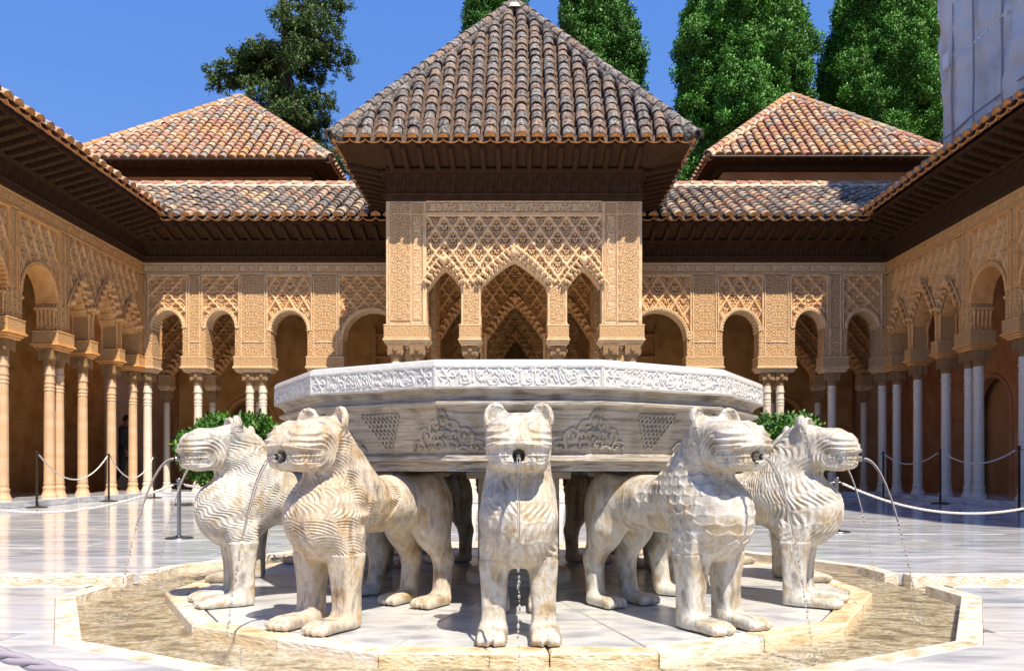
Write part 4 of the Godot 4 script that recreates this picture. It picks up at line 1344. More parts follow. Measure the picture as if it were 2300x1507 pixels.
func basin() -> void:
	var b := thing("fountain_basin", "large twelve-sided white marble basin carved with a verse, carried by stone lions", "basin")
	var prof := [Vector2(1.13, 0.595), Vector2(1.13, 0.632), Vector2(1.164, 0.637), Vector2(1.164, 0.656), Vector2(1.156, 0.664), Vector2(1.150, 0.668), Vector2(1.238, 0.842), Vector2(1.262, 0.850), Vector2(1.276, 0.857), Vector2(1.278, 0.867), Vector2(1.268, 0.874), Vector2(1.250, 0.879), Vector2(1.250, 0.888), Vector2(1.262, 0.902), Vector2(1.283, 0.913), Vector2(1.300, 0.917), Vector2(1.302, 0.926)]
	var parts := [[0, 1, "base_slab", M.basin], [1, 5, "bottom_moulding", M.basin], [5, 6, "bowl", M.basin], [6, prof.size() - 1, "rim_moulding", M.basin]]
	for p in parts:
		var mb := MB.new()
		for j in range(p[0], p[1]):
			var lo := ring(prof[j].x)
			var hi := ring(prof[j + 1].x)
			for k in 12:
				var k2 := (k + 1) % 12
				mb.quad(Vector3(lo[k].x, prof[j].y, lo[k].y), Vector3(lo[k2].x, prof[j].y, lo[k2].y), Vector3(hi[k2].x, prof[j + 1].y, hi[k2].y), Vector3(hi[k].x, prof[j + 1].y, hi[k].y))
		if p[2] == "base_slab": mb.prism(ring(1.13), 0.594, 0.595)
		put(p[2], mb, p[3], b)
	# rim: plain bevel above the band, thick wall, floor of the bowl
	var rim := MB.new()
	var rp := [Vector2(1.302, 1.003), Vector2(1.302, 1.008), Vector2(1.296, 1.026), Vector2(1.28, 1.034), Vector2(1.12, 1.030), Vector2(1.10, 0.93), Vector2(0.6, 0.90)]
	for j in rp.size() - 1:
		var lo := ring(rp[j].x)
		var hi := ring(rp[j + 1].x)
		for k in 12:
			var k2 := (k + 1) % 12
			rim.quad(Vector3(lo[k].x, rp[j].y, lo[k].y), Vector3(lo[k2].x, rp[j].y, lo[k2].y), Vector3(hi[k2].x, rp[j + 1].y, hi[k2].y), Vector3(hi[k].x, rp[j + 1].y, hi[k].y))
	rim.prism(ring(0.62), 0.899, 0.902)
	put("rim", rim, M.rim, b)
	# twelve carved faces
	var side := 2.0 * 1.302 * sin(deg_to_rad(15.0))
	var apo := 1.302 * cos(deg_to_rad(15.0))
	var meshes := []
	for v in 3:
		var res := 0.0023
		var rel := rim_relief(400 + v, side - 0.012, 0.073, res)
		var rows := []
		for y in rel[1] + 1:
			var row := PackedVector3Array()
			for x in rel[0] + 1:
				row.append(Vector3(-side / 2 + 0.006 + x * (side - 0.012) / rel[0], 0.928 + y * 0.073 / rel[1], apo - 0.0045 + 0.0044 * rel[2][y * (rel[0] + 1) + x]))
			rows.append(row)
		var mb := MB.new()
		mb.sheet(rows)
		meshes.append(mb.mesh())
	var flat := MB.new()
	flat.quad(Vector3(-side / 2, 0.926, apo - 0.001), Vector3(side / 2, 0.926, apo - 0.001), Vector3(side / 2, 1.003, apo - 0.001), Vector3(-side / 2, 1.003, apo - 0.001))
	var edge := MB.new()
	edge.box(Vector3(0, 0.927, apo - 0.006), Vector3(side - 0.003, 0.004, 0.012))
	edge.box(Vector3(0, 1.002, apo - 0.006), Vector3(side - 0.003, 0.004, 0.012))
	for sx in [-1.0, 1.0]: edge.box(Vector3(sx * (side / 2 - 0.004), 0.9645, apo - 0.006), Vector3(0.006, 0.074, 0.0115))
	var em := edge.mesh()
	var fm := flat.mesh()
	for k in 12:
		var t := Basis(Vector3.UP, deg_to_rad(30.0 * k))
		# the face at the far left is left plain
		var o := part("inscription" if k != 9 else "plain_face", meshes[k % 3] if k != 9 else fm, M.rim if k != 9 else M.basin, b)
		o.transform = Transform3D(t, Vector3.ZERO)
		part("band_edge", em, M.rim, o)
	# ornaments on the sloping bowl: knots of leaves over the corners, hanging nets on the faces
	var palm := MB.new()
	var curves := []
	curves.append([Vector2(-0.165, 0.012), Vector2(-0.150, 0.045), Vector2(-0.115, 0.045), Vector2(-0.105, 0.020), Vector2(-0.125, 0.016), Vector2(-0.128, 0.030)])
	curves.append([Vector2(-0.105, 0.030), Vector2(-0.118, 0.075), Vector2(-0.088, 0.100), Vector2(-0.062, 0.080), Vector2(-0.070, 0.060), Vector2(-0.086, 0.068), Vector2(-0.080, 0.080)])
	curves.append([Vector2(-0.068, 0.090), Vector2(-0.056, 0.122), Vector2(-0.030, 0.128), Vector2(-0.018, 0.110), Vector2(-0.030, 0.100), Vector2(-0.030, 0.112)])
	curves.append([Vector2(-0.020, 0.120), Vector2(-0.022, 0.145), Vector2(0.0, 0.175)])
	curves.append([Vector2(-0.10, 0.015), Vector2(-0.07, 0.030), Vector2(-0.045, 0.018), Vector2(-0.05, 0.046), Vector2(-0.020, 0.052), Vector2(-0.012, 0.030), Vector2(-0.028, 0.024), Vector2(-0.030, 0.036)])
	curves.append([Vector2(-0.045, 0.060), Vector2(-0.05, 0.085), Vector2(-0.022, 0.075), Vector2(0.0, 0.105)])
	curves.append([Vector2(-0.028, 0.060), Vector2(-0.030, 0.078), Vector2(0.0, 0.098)])
	var h15 := deg_to_rad(15.0)
	for ln in curves:
		for sx in [-1.0, 1.0]:
			var path := PackedVector3Array()
			for k in ln.size() - 1:
				for s in 5:
					var q: Vector2 = ln[k].cubic_interpolate(ln[k + 1], ln[maxi(k - 1, 0)], ln[mini(k + 2, ln.size() - 1)], s / 5.0)
					path.append(_on_bowl(q.x * sx, q.y))
			path.append(_on_bowl(ln[ln.size() - 1].x * sx, ln[ln.size() - 1].y))
			palm.tube(path, PackedFloat32Array([0.0082]), 6)
	for q in [Vector2(0, 0.062), Vector2(0.012, 0.074), Vector2(-0.012, 0.074), Vector2(0, 0.086), Vector2(0, 0.14), Vector2(0.018, 0.030), Vector2(-0.018, 0.030)]:
		palm.blob(_on_bowl(q.x, q.y), Vector3(0.010, 0.012, 0.010), 7, 4)
	var pm := palm.mesh()
	var net := MB.new()
	var hexr := 0.0118
	for row in 8:
		var cnt := 9 - row
		for i in cnt:
			var s := (i - (cnt - 1) / 2.0) * 0.0222
			var y := 0.152 - row * 0.0172
			var path := PackedVector3Array()
			for k in 7:
				var a := TAU * k / 6.0 + PI / 6
				var yy := y + sin(a) * hexr
				var rr := lerpf(1.150, 1.238, yy / 0.174) * cos(h15)
				path.append(Vector3(s + cos(a) * hexr, 0.668 + yy, rr + 0.003))
			net.tube(path, PackedFloat32Array([0.0046]), 5, false)
	var nm := net.mesh()
	for k in 12:
		var o := part("leaf_ornament", pm, M.basin, b)
		o.transform = Transform3D(Basis(Vector3.UP, deg_to_rad(30.0 * k + 15.0)), Vector3.ZERO)
		var n2 := part("hanging_net", nm, M.basin, b)
		n2.transform = Transform3D(Basis(Vector3.UP, deg_to_rad(30.0 * k)), Vector3.ZERO)
	b.scale = Vector3(0.98, 1.0, 0.98)
	# pillar in the middle that carries the bowl
	var p := thing("fountain_pillar", "cream stone pillar under the middle of the basin, behind the front lion", "pillar")
	var pl := MB.new()
	pl.prism(ring(0.30, 8, 22.5), 0.0, 0.06, 0.01)
	pl.prism(ring(0.235, 8, 22.5), 0.06, 0.55, 0.0)
	pl.prism(ring(0.30, 8, 22.5), 0.55, 0.594, 0.01)
	put("shaft", pl, M.kerb, p)

func _on_bowl(s: float, y: float) -> Vector3:
	# a point s along and y up the bowl, where two faces meet in the middle
	var h := deg_to_rad(15.0)
	var rr := lerpf(1.150, 1.238, y / 0.174)
	return Vector3(s * cos(h), 0.668 + y, rr - absf(s) * sin(h) + 0.002)

func lions() -> void:
	var base := nets(0, Vector3(-0.2, -0.03, -0.51), Vector3(0.2, 0.90, 0.58), 0.0115, true)
	relax(base, 0.35)
	vnormals(base)
	base = refine(base, true)
	var meshes := []
	for k in 4: meshes.append(lion_variant(base, k).mesh())
	# lead spout in the mouth
	var sp := MB.new()
	sp.tube(PackedVector3Array([Vector3(0, 0.648, 0.435), Vector3(0, 0.647, 0.500), Vector3(0, 0.645, 0.532)]), PackedFloat32Array([0.0125]), 10, false)
	sp.tube(PackedVector3Array([Vector3(0, 0.645, 0.532), Vector3(0, 0.647, 0.500), Vector3(0, 0.648, 0.435)]), PackedFloat32Array([0.0095]), 10, false)
	var spm := sp.mesh()
	var about := {
		0: [2, M.lion_b, "white marble lion facing straight out at the front of the fountain"],
		330: [3, M.lion_c, "marble lion with curled rust-tinted mane, left of the front lion"],
		300: [0, M.lion, "marble lion with wavy mane in left profile at the fountain's left edge"],
		30: [1, M.lion, "marble lion with a mane of big scales, right of the front lion"],
		60: [2, M.lion, "marble lion with tufted mane in right profile at the fountain's right edge"],
		90: [0, M.lion_b, "marble lion facing right, hidden behind the right profile lion"],
		270: [3, M.lion_b, "marble lion facing left, hidden behind the left profile lion"],
		120: [1, M.lion_b, "marble lion turned away behind the basin, far right of the ring"],
		150: [0, M.lion_c, "marble lion turned away under the basin, right of the pillar"],
		180: [2, M.lion, "marble lion turned straight away behind the pillar"],
		210: [3, M.lion, "marble lion turned away under the basin, left of the pillar"],
		240: [2, M.lion_b, "marble lion turned away behind the basin, far left of the ring"],
	}
	var jets := {0: "front lion", 330: "lion with the rust-tinted mane", 300: "left profile lion", 30: "lion with the scaled mane", 60: "right profile lion", 90: "lion behind the right profile lion", 270: "lion behind the left profile lion", 120: "far right rear lion", 150: "rear lion right of the pillar", 180: "rear lion behind the pillar", 210: "rear lion left of the pillar", 240: "far left rear lion"}
	var r := RandomNumberGenerator.new()
	r.seed = 99
	for deg in about:
		var a := deg_to_rad(deg)
		var q: Array = about[deg]
		var at := Vector3(sin(a), 0, cos(a)) * 1.2 + Vector3(0, 0.002, 0)
		var o := thing("stone_lion", q[2], "lion", at, a, "stone lions carrying the fountain basin")
		part("body", meshes[q[0]], q[1], o)
		part("spout", spm, M.lead, o)
		# jet: a falling rope of water that breaks into beads
		var mb := MB.new()
		var path := PackedVector3Array()
		var rad := PackedFloat32Array()
		var vx := 0.60 + r.randf_range(-0.05, 0.05)
		var N := 22
		for i in N + 1:
			var t := 0.235 * i / N
			path.append(Vector3(0.0007 * sin(i * 1.9), 0.645 - 4.9 * t * t, 0.538 + vx * t))
			rad.append(lerpf(0.0070, 0.0036, i / float(N)) * (1.0 + 0.16 * sin(i * 2.3) * sst(6.0, 18.0, i)))
		mb.tube(path, rad, 8)
		var j := thing("water_jet", "water jet from the mouth of the " + jets[deg], "water jet", at, a, "water jets from the lions")
		put("stream", mb, M.jet, j)
		mb = MB.new()
		var t := 0.238
		while t < 0.374:
			var big := r.randf_range(0.0026, 0.0062)
			var c := Vector3(r.randf_range(-0.003, 0.003) * (t - 0.2) * 8.0, 0.645 - 4.9 * t * t, 0.538 + vx * t + r.randf_range(-0.002, 0.002))
			mb.blob(c, Vector3(big * 0.8, big * r.randf_range(1.0, 2.3), big * 0.8), 7, 5)
			t += r.randf_range(0.0035, 0.009)
		for k in 44:
			# splash
			var d := r.randf_range(0.0, TAU)
			var l := r.randf_range(0.004, 0.07)
			mb.blob(Vector3(cos(d) * l, -0.032 + r.randf_range(0.0, 0.035), 0.538 + vx * 0.374 + sin(d) * l), Vector3.ONE * r.randf_range(0.0018, 0.0042), 6, 4)
		put("drops", mb, M.jet, j).set_meta("kind", "stuff")
# ---------------------------------------------------------------- stone lions: one smooth body meshed from a distance field
static func rbox(p: Vector3, c: Vector3, h: Vector3, r: float) -> float:
	var q := (p - c).abs() - h + Vector3(r, r, r)
	return Vector3(maxf(q.x, 0.0), maxf(q.y, 0.0), maxf(q.z, 0.0)).length() + minf(maxf(q.x, maxf(q.y, q.z)), 0.0) - r
static func ell(p: Vector3, c: Vector3, r: Vector3) -> float:
	var q := (p - c) / r
	var k0 := q.length()
	var k1 := (q / r).length()
	return k0 * (k0 - 1.0) / maxf(k1, 1e-6)
static func cone(p: Vector3, a: Vector3, b: Vector3, ra: float, rb: float) -> float:
	var d := b - a
	var t := clampf((p - a).dot(d) / d.length_squared(), 0.0, 1.0)
	return (p - a - d * t).length() - lerpf(ra, rb, t)
static func smin(a: float, b: float, k: float) -> float:
	var h := maxf(k - absf(a - b), 0.0) / k
	return minf(a, b) - h * h * k * 0.25
static func smax(a: float, b: float, k: float) -> float:
	return -smin(-a, -b, k)

static func lion_head(p: Vector3) -> float:
	# x is positive (mirrored), z forward
	var q := p - Vector3(0, 0.695, 0.283)
	var f := clampf(q.z / 0.13, -1.0, 1.0)
	if q.y > 0.0: q.y += maxf(q.z + 0.03, 0.0) * 0.20
	else: q.y -= maxf(q.z, 0.0) * 0.10
	q.x *= 1.0 + 0.06 * maxf(f, 0.0) * maxf(f, 0.0)
	var d := rbox(q, Vector3.ZERO, Vector3(0.108, 0.093, 0.130), 0.058)
	d = smin(d, rbox(p, Vector3(0, 0.660, 0.360), Vector3(0.093, 0.060, 0.062), 0.042), 0.03)
	# bridge of the nose and its tip
	d = smin(d, cone(p, Vector3(0, 0.760, 0.31), Vector3(0, 0.700, 0.402), 0.024, 0.022), 0.02)
	d = smin(d, ell(p, Vector3(0.020, 0.690, 0.412), Vector3(0.026, 0.015, 0.016)), 0.010)
	# brows
	d = smin(d, cone(p, Vector3(0.03, 0.772, 0.345), Vector3(0.098, 0.752, 0.29), 0.013, 0.010), 0.022)
	return d

static func lion_sdf(p: Vector3) -> float:
	p.x = absf(p.x)
	var d := cone(p, Vector3(0, 0.460, 0.22), Vector3(0, 0.457, -0.27), 0.120, 0.119)
	d = smin(d, ell(p, Vector3(0, 0.422, 0.285), Vector3(0.145, 0.176, 0.176)), 0.05)
	d = smin(d, cone(p, Vector3(0, 0.52, 0.165), Vector3(0, 0.70, 0.280), 0.136, 0.104), 0.05)
	# hollow of the throat
	if p.y > 0.45 and p.z > 0.2: d = smax(d, -ell(p, Vector3(0, 0.572, 0.505), Vector3(0.20, 0.042, 0.105)), 0.05)
	if p.y > 0.5 and p.z > 0.0:
		var pw := p
		p.z -= 0.095
		var hd := lion_head(p)
		# slit of the mouth, wrapping round the muzzle
		var ym := 0.648 + 0.10 * maxf(p.x - 0.07, 0.0)
		var slit := maxf(absf(p.y - ym) - 0.0150, 0.320 - p.z)
		hd = smax(hd, -maxf(slit, -(hd + 0.011)), 0.005)
		var hole := Vector2(p.x, p.y - 0.648).length() - 0.021
		hd = smax(hd, -maxf(hole, 0.36 - p.z), 0.006)
		d = smin(d, hd, 0.032)
		# round upright ears, hollow in front
		var e := p - Vector3(0.083, 0.776, 0.196)
		e = Vector3(e.x * 0.94 + e.z * 0.34, e.y, e.z * 0.94 - e.x * 0.34)
		var ear := ell(e, Vector3.ZERO, Vector3(0.048, 0.068, 0.030))
		ear = smax(ear, -ell(e, Vector3(0, 0.006, 0.028), Vector3(0.037, 0.056, 0.033)), 0.006)
		d = smin(d, ear, 0.012)
		p = pw
	# fore legs: squarish posts, with broad toed paws
	var lx := 0.087 + 0.004 * sst(0.3, 0.0, p.y)
	d = smin(d, rbox(p, Vector3(lx, 0.17, 0.265), Vector3(0.044 + 0.012 * sst(0.1, 0.32, p.y), 0.20, 0.048 + 0.02 * sst(0.12, 0.34, p.y)), 0.018), 0.020)
	if p.y < 0.16:
		var paw := rbox(p, Vector3(0.093, 0.024, 0.345), Vector3(0.054, 0.026, 0.090), 0.024)
		for k in 4:
			paw = smin(paw, ell(p, Vector3(0.093 + (k - 1.5) * 0.0275, 0.019, 0.421 + (0.012 if k == 1 or k == 2 else 0.0)), Vector3(0.0150, 0.023, 0.042)), 0.004)
		d = smin(d, paw, 0.022)
		var hp := rbox(p, Vector3(0.092, 0.022, -0.285), Vector3(0.054, 0.025, 0.080), 0.024)
		for k in 4:
			hp = smin(hp, ell(p, Vector3(0.092 + (k - 1.5) * 0.027, 0.020, -0.210), Vector3(0.0145, 0.024, 0.036)), 0.006)
		d = smin(d, hp, 0.020)
		d = maxf(d, -p.y)
	# haunch, shank, upright hock
	d = smin(d, ell(p, Vector3(0.076, 0.415, -0.300), Vector3(0.072, 0.172, 0.130)), 0.035)
	d = smin(d, cone(p, Vector3(0.084, 0.345, -0.285), Vector3(0.090, 0.205, -0.365), 0.072, 0.047), 0.04)
	d = smin(d, cone(p, Vector3(0.090, 0.205, -0.370), Vector3(0.092, 0.045, -0.350), 0.045, 0.042), 0.025)
	# block on the rump on which the basin rests, and the tail laid down the back
	d = smin(d, rbox(p, Vector3(0, 0.578, -0.385), Vector3(0.070, 0.014, 0.075), 0.008), 0.03)
	d = smin(d, cone(p, Vector3(0, 0.53, -0.395), Vector3(0, 0.26, -0.437), 0.026, 0.018), 0.02)
	return d

# how far the carving stands out of (or is cut into) the smooth body
static func lion_carve(at: Vector3, n: Vector3, kind: int) -> float:
	var p := at - Vector3(0, 0, 0.095)
	var ax := absf(p.x)
	var h := 0.0
	var face := sst(-0.006, 0.006, p.z - (0.248 - 0.22 * (p.y - 0.62))) * sst(0.585, 0.600, p.y)
	if face > 0.0:
		# folds that run round the corner of the mouth
		var a := Vector3(0.0, 0.648, 0.428)
		var b := Vector3(0.074, 0.648, 0.400)
		var c := Vector3(0.105, 0.650, 0.325)
		var q := Vector3(ax, p.y, p.z)
		var t1 := clampf((q - a).dot(b - a) / (b - a).length_squared(), 0.0, 1.0)
		var t2 := clampf((q - b).dot(c - b) / (c - b).length_squared(), 0.0, 1.0)
		var r := minf((q - a - (b - a) * t1).length(), (q - b - (c - b) * t2).length())
		var e := ((q - Vector3(0.062, 0.735, 0.350)) * Vector3(1.0 / 0.037, 1.0 / 0.020, 1.0 / 0.055)).length()
		var w := sst(0.028, 0.036, r) * sst(0.105, 0.085, r) * sst(0.020, 0.045, ax + maxf(0.648 - p.y, 0.0)) * sst(1.25, 1.9, e)
		w *= lerpf(0.35, 1.0, sst(0.03, 0.075, ax)) if p.y > 0.66 else 1.0
		if p.y > 0.745: w *= sst(0.80, 0.745, p.y)
		if p.y < 0.62 and p.z > 0.36: w *= 0.15
		var s := sin(TAU * (r - 0.02) / 0.0165)
		h -= 0.0058 * w * pow(0.5 + 0.5 * s, 1.5)
		h += 0.0045 * sst(1.0, 0.2, e)
		h -= 0.0080 * exp(-pow((e - 1.12) / 0.18, 2.0))
		# line of the upper lip from the nose out to the cheek
		h -= 0.006 * exp(-pow((p.y - (0.690 - 0.16 * ax)) / 0.0035, 2.0)) * sst(0.010, 0.022, ax) * sst(0.30, 0.34, p.z)
		# teeth in the open mouth
		if r < 0.014 and p.z > 0.318 and ax > 0.03:
			var s2 := ax if t2 <= 0.0 else 0.08 + t2 * 0.08
			h -= 0.0050 * exp(-pow((fposmod(s2 / 0.0175, 1.0) - 0.5) / 0.13, 2.0))
			h -= 0.0055 * exp(-pow((p.y - 0.648 - 0.10 * maxf(ax - 0.07, 0.0)) / 0.0022, 2.0))
		h -= 0.0035 * exp(-pow((e - 1.75) / 0.20, 2.0)) * sst(-0.2, 0.4, p.y - 0.735 + 0.2)
		# lips
		h += 0.004 * exp(-pow((r - 0.024) / 0.006, 2.0)) * sst(0.29, 0.32, p.z)
		h *= face
	p = at
	var zend := 0.105 - 0.17 * sst(0.28, 0.56, p.y)
	var m := (1.0 - face) * sst(0.274, 0.284, p.y) * sst(zend - 0.010, zend + 0.010, p.z) * sst(0.800, 0.780, p.y)
	m *= sst(0.585, 0.560, p.y + maxf(0.0, 0.335 - p.z) * 2.0) if p.z > 0.365 and p.y > 0.54 else 1.0
	if m > 0.0:
		var th := atan2(ax, p.z - 0.12)
		var u := th * 0.155 + (0.0 if p.x > 0.0 else 0.083)
		var v := p.y
		var o := 0.0
		if kind == 0:
			# long wavy strands in locks
			var q := v * 0.70 + u * 0.72 + 0.0062 * sin(TAU * (u * 0.72 - v * 0.70) / 0.050 + 1.3 * sin(u * 31.0)) + 0.004 * sin(v * 37.0 + u * 19.0)
			var lock := 0.55 + 0.45 * sin(TAU * (u * 0.55 + v * 0.8 + 0.006 * sin(u * 90.0)) / 0.085)
			o = 0.0031 * sin(TAU * q / 0.0128) * (0.40 + 0.60 * lock) + 0.004 * lock
		elif kind == 1:
			# overlapping scales
			var row := floorf(v / 0.036)
			var f := 1.0 - (v / 0.036 - row)
			var a := fposmod(u / 0.038 + 0.08 * sin(row * 2.1) + (0.5 if int(row) % 2 else 0.0), 1.0) - 0.5
			var fe := 1.0 - 2.0 * a * a
			if f < fe: o = 0.0030 * pow(f / fe, 1.2) + 0.0024 * (1.0 - 4.0 * a * a) * sin(PI * minf(f / fe, 1.0)) - 0.003
			else: o = -0.0045 + 0.001 * (f - fe)
			o -= 0.003 * exp(-pow((absf(a) - 0.5) / 0.06, 2.0)) * f
		elif kind == 2:
			# rows of short curling tufts
			var vv := v / 0.072 + 0.26 * sin(u * 42.0) + 0.12 * sin(u * 97.0 + 1.0)
			var row := floorf(vv)
			var f := vv - row
			var bend := 0.009 * sin(PI * f + row * 1.3) + 0.004 * sin(v * 61.0)
			var ph := TAU * (u + bend + row * 0.0067) / 0.0150
			o = 0.0041 * sin(ph) * pow(sin(PI * f), 0.55) - 0.0035 * exp(-pow(f / 0.10, 2.0)) + 0.002 * (1.0 - f)
		else:
			# big curls, each combed its own way
			var cx := floorf(u / 0.054 + v * 4.0)
			var cy := floorf(v / 0.060)
			var g := fposmod(sin(cx * 12.99 + cy * 78.23) * 43758.5, 1.0)
			var fu := fposmod(u / 0.054 + v * 4.0, 1.0) - 0.5
			var fv := fposmod(v / 0.060, 1.0) - 0.5
			var ang := (g - 0.5) * 1.8 + 0.5
			var w := (fu * cos(ang) + fv * sin(ang)) * 0.066 + 0.05 * (fu * sin(ang) - fv * cos(ang)) * (fu * sin(ang) - fv * cos(ang))
			var edge := maxf(absf(fu), absf(fv))
			o = 0.0033 * sin(TAU * w / 0.0132) * sst(0.52, 0.40, edge) + 0.004 * (1.0 - edge * 2.0)
		# wear: the carving is softer here and there
		var worn := 0.62 + 0.20 * sin(u * 23.0 + v * 17.0 + kind) + 0.18 * sin(v * 41.0 - u * 29.0 + kind * 2.0)
		h += m * (o * clampf(worn, 0.35, 1.0) + 0.004)
	return h

static func field(which: int, p: Vector3) -> float:
	return lion_sdf(p) if which == 0 else person_sdf(p)

# surface nets over a field inside lo..hi; mirrored says the field is the same at -x (lo.x = -hi.x then)
static func nets(f: int, lo: Vector3, hi: Vector3, c: float, mirrored: bool) -> MB:
	var nx := int(ceil((hi.x - lo.x) / c)) + 1
	var ny := int(ceil((hi.y - lo.y) / c)) + 1
	var nz := int(ceil((hi.z - lo.z) / c)) + 1
	if mirrored:
		if nx % 2 == 0: nx += 1
		lo.x = -c * (nx - 1) / 2.0
	var g := PackedFloat32Array()
	g.resize(nx * ny * nz)
	g.fill(1.0)
	var B := 4
	var rad := c * B * 0.87 + c
	var half := (nx - 1) / 2
	for bz in range(0, nz, B):
		for by in range(0, ny, B):
			for bx in range(0, nx, B):
				if mirrored and bx > half: continue
				var ctr := lo + Vector3(bx + 1.5, by + 1.5, bz + 1.5) * c
				var dc := field(f, ctr)
				if absf(dc) > rad + 0.01:
					if dc < 0.0:
						for z in range(bz, mini(bz + B, nz)):
							for y in range(by, mini(by + B, ny)):
								for x in range(bx, mini(bx + B, nx)):
									g[(z * ny + y) * nx + x] = -1.0
					continue
				for z in range(bz, mini(bz + B, nz)):
					for y in range(by, mini(by + B, ny)):
						for x in range(bx, mini(bx + B, nx)):
							if mirrored and x > half: continue
							g[(z * ny + y) * nx + x] = field(f, lo + Vector3(x, y, z) * c)
	if mirrored:
		for z in nz:
			for y in ny:
				var o := (z * ny + y) * nx
				for x in range(half + 1, nx): g[o + x] = g[o + nx - 1 - x]
	var out := MB.new()
	var id := PackedInt32Array()
	id.resize(nx * ny * nz)
	id.fill(-1)
	var sy := nx
	var sz := nx * ny
	for z in nz - 1:
		for y in ny - 1:
			var o := (z * ny + y) * nx
			for x in nx - 1:
				var i := o + x
				var a := g[i]
				var b := g[i + 1]
				var cc := g[i + sy]
				var d := g[i + sy + 1]
				var e := g[i + sz]
				var ff := g[i + sz + 1]
				var gg := g[i + sz + sy]
				var h := g[i + sz + sy + 1]
				var neg := (1 if a < 0 else 0) + (1 if b < 0 else 0) + (1 if cc < 0 else 0) + (1 if d < 0 else 0) + (1 if e < 0 else 0) + (1 if ff < 0 else 0) + (1 if gg < 0 else 0) + (1 if h < 0 else 0)
				if neg == 0 or neg == 8: continue
				var s := Vector3.ZERO
				var k := 0
				if (a < 0) != (b < 0): s += Vector3(a / (a - b), 0, 0); k += 1
				if (cc < 0) != (d < 0): s += Vector3(cc / (cc - d), 1, 0); k += 1
				if (e < 0) != (ff < 0): s += Vector3(e / (e - ff), 0, 1); k += 1
				if (gg < 0) != (h < 0): s += Vector3(gg / (gg - h), 1, 1); k += 1
				if (a < 0) != (cc < 0): s += Vector3(0, a / (a - cc), 0); k += 1
				if (b < 0) != (d < 0): s += Vector3(1, b / (b - d), 0); k += 1
				if (e < 0) != (gg < 0): s += Vector3(0, e / (e - gg), 1); k += 1
				if (ff < 0) != (h < 0): s += Vector3(1, ff / (ff - h), 1); k += 1
				if (a < 0) != (e < 0): s += Vector3(0, 0, a / (a - e)); k += 1
				if (b < 0) != (ff < 0): s += Vector3(1, 0, b / (b - ff)); k += 1
				if (cc < 0) != (gg < 0): s += Vector3(0, 1, cc / (cc - gg)); k += 1
				if (d < 0) != (h < 0): s += Vector3(1, 1, d / (d - h)); k += 1
				id[i] = out.v.size()
				out.v.append(lo + (Vector3(x, y, z) + s / k) * c)
	var ix := out.ix
	for z in range(1, nz - 1):
		for y in range(1, ny - 1):
			var o := (z * ny + y) * nx
			for x in range(1, nx - 1):
				var i := o + x
				var a := g[i] < 0
				if a != (g[i + 1] < 0):
					_q(ix, id[i], id[i - sy], id[i - sy - sz], id[i - sz], a)
				if a != (g[i + sy] < 0):
					_q(ix, id[i], id[i - sz], id[i - sz - 1], id[i - 1], a)
				if a != (g[i + sz] < 0):
					_q(ix, id[i], id[i - 1], id[i - 1 - sy], id[i - sy], a)
	out.ix = ix
	return out
static func _q(ix: PackedInt32Array, a: int, b: int, c: int, d: int, flip: bool) -> void:
	# wound clockwise as seen from outside
	if flip:
		ix.append(a); ix.append(b); ix.append(c)
		ix.append(a); ix.append(c); ix.append(d)
	else:
		ix.append(a); ix.append(c); ix.append(b)
		ix.append(a); ix.append(d); ix.append(c)

static func vnormals(m: MB) -> void:
	var n := PackedVector3Array()
	n.resize(m.v.size())
	var v := m.v
	var ix := m.ix
	for i in range(0, ix.size(), 3):
		var a := ix[i]
		var b := ix[i + 1]
		var c := ix[i + 2]
		var k := (v[c] - v[a]).cross(v[b] - v[a])
		n[a] += k; n[b] += k; n[c] += k
	for i in n.size(): n[i] = n[i].normalized()
	m.n = n

static func relax(m: MB, share: float) -> void:
	var s := PackedVector3Array()
	var w := PackedInt32Array()
	s.resize(m.v.size())
	w.resize(m.v.size())
	var v := m.v
	var ix := m.ix
	for i in range(0, ix.size(), 3):
		var a := ix[i]
		var b := ix[i + 1]
		var c := ix[i + 2]
		s[a] += v[b] + v[c]; s[b] += v[a] + v[c]; s[c] += v[a] + v[b]
		w[a] += 2; w[b] += 2; w[c] += 2
	for i in v.size(): v[i] = v[i].lerp(s[i] / w[i], share)
	m.v = v

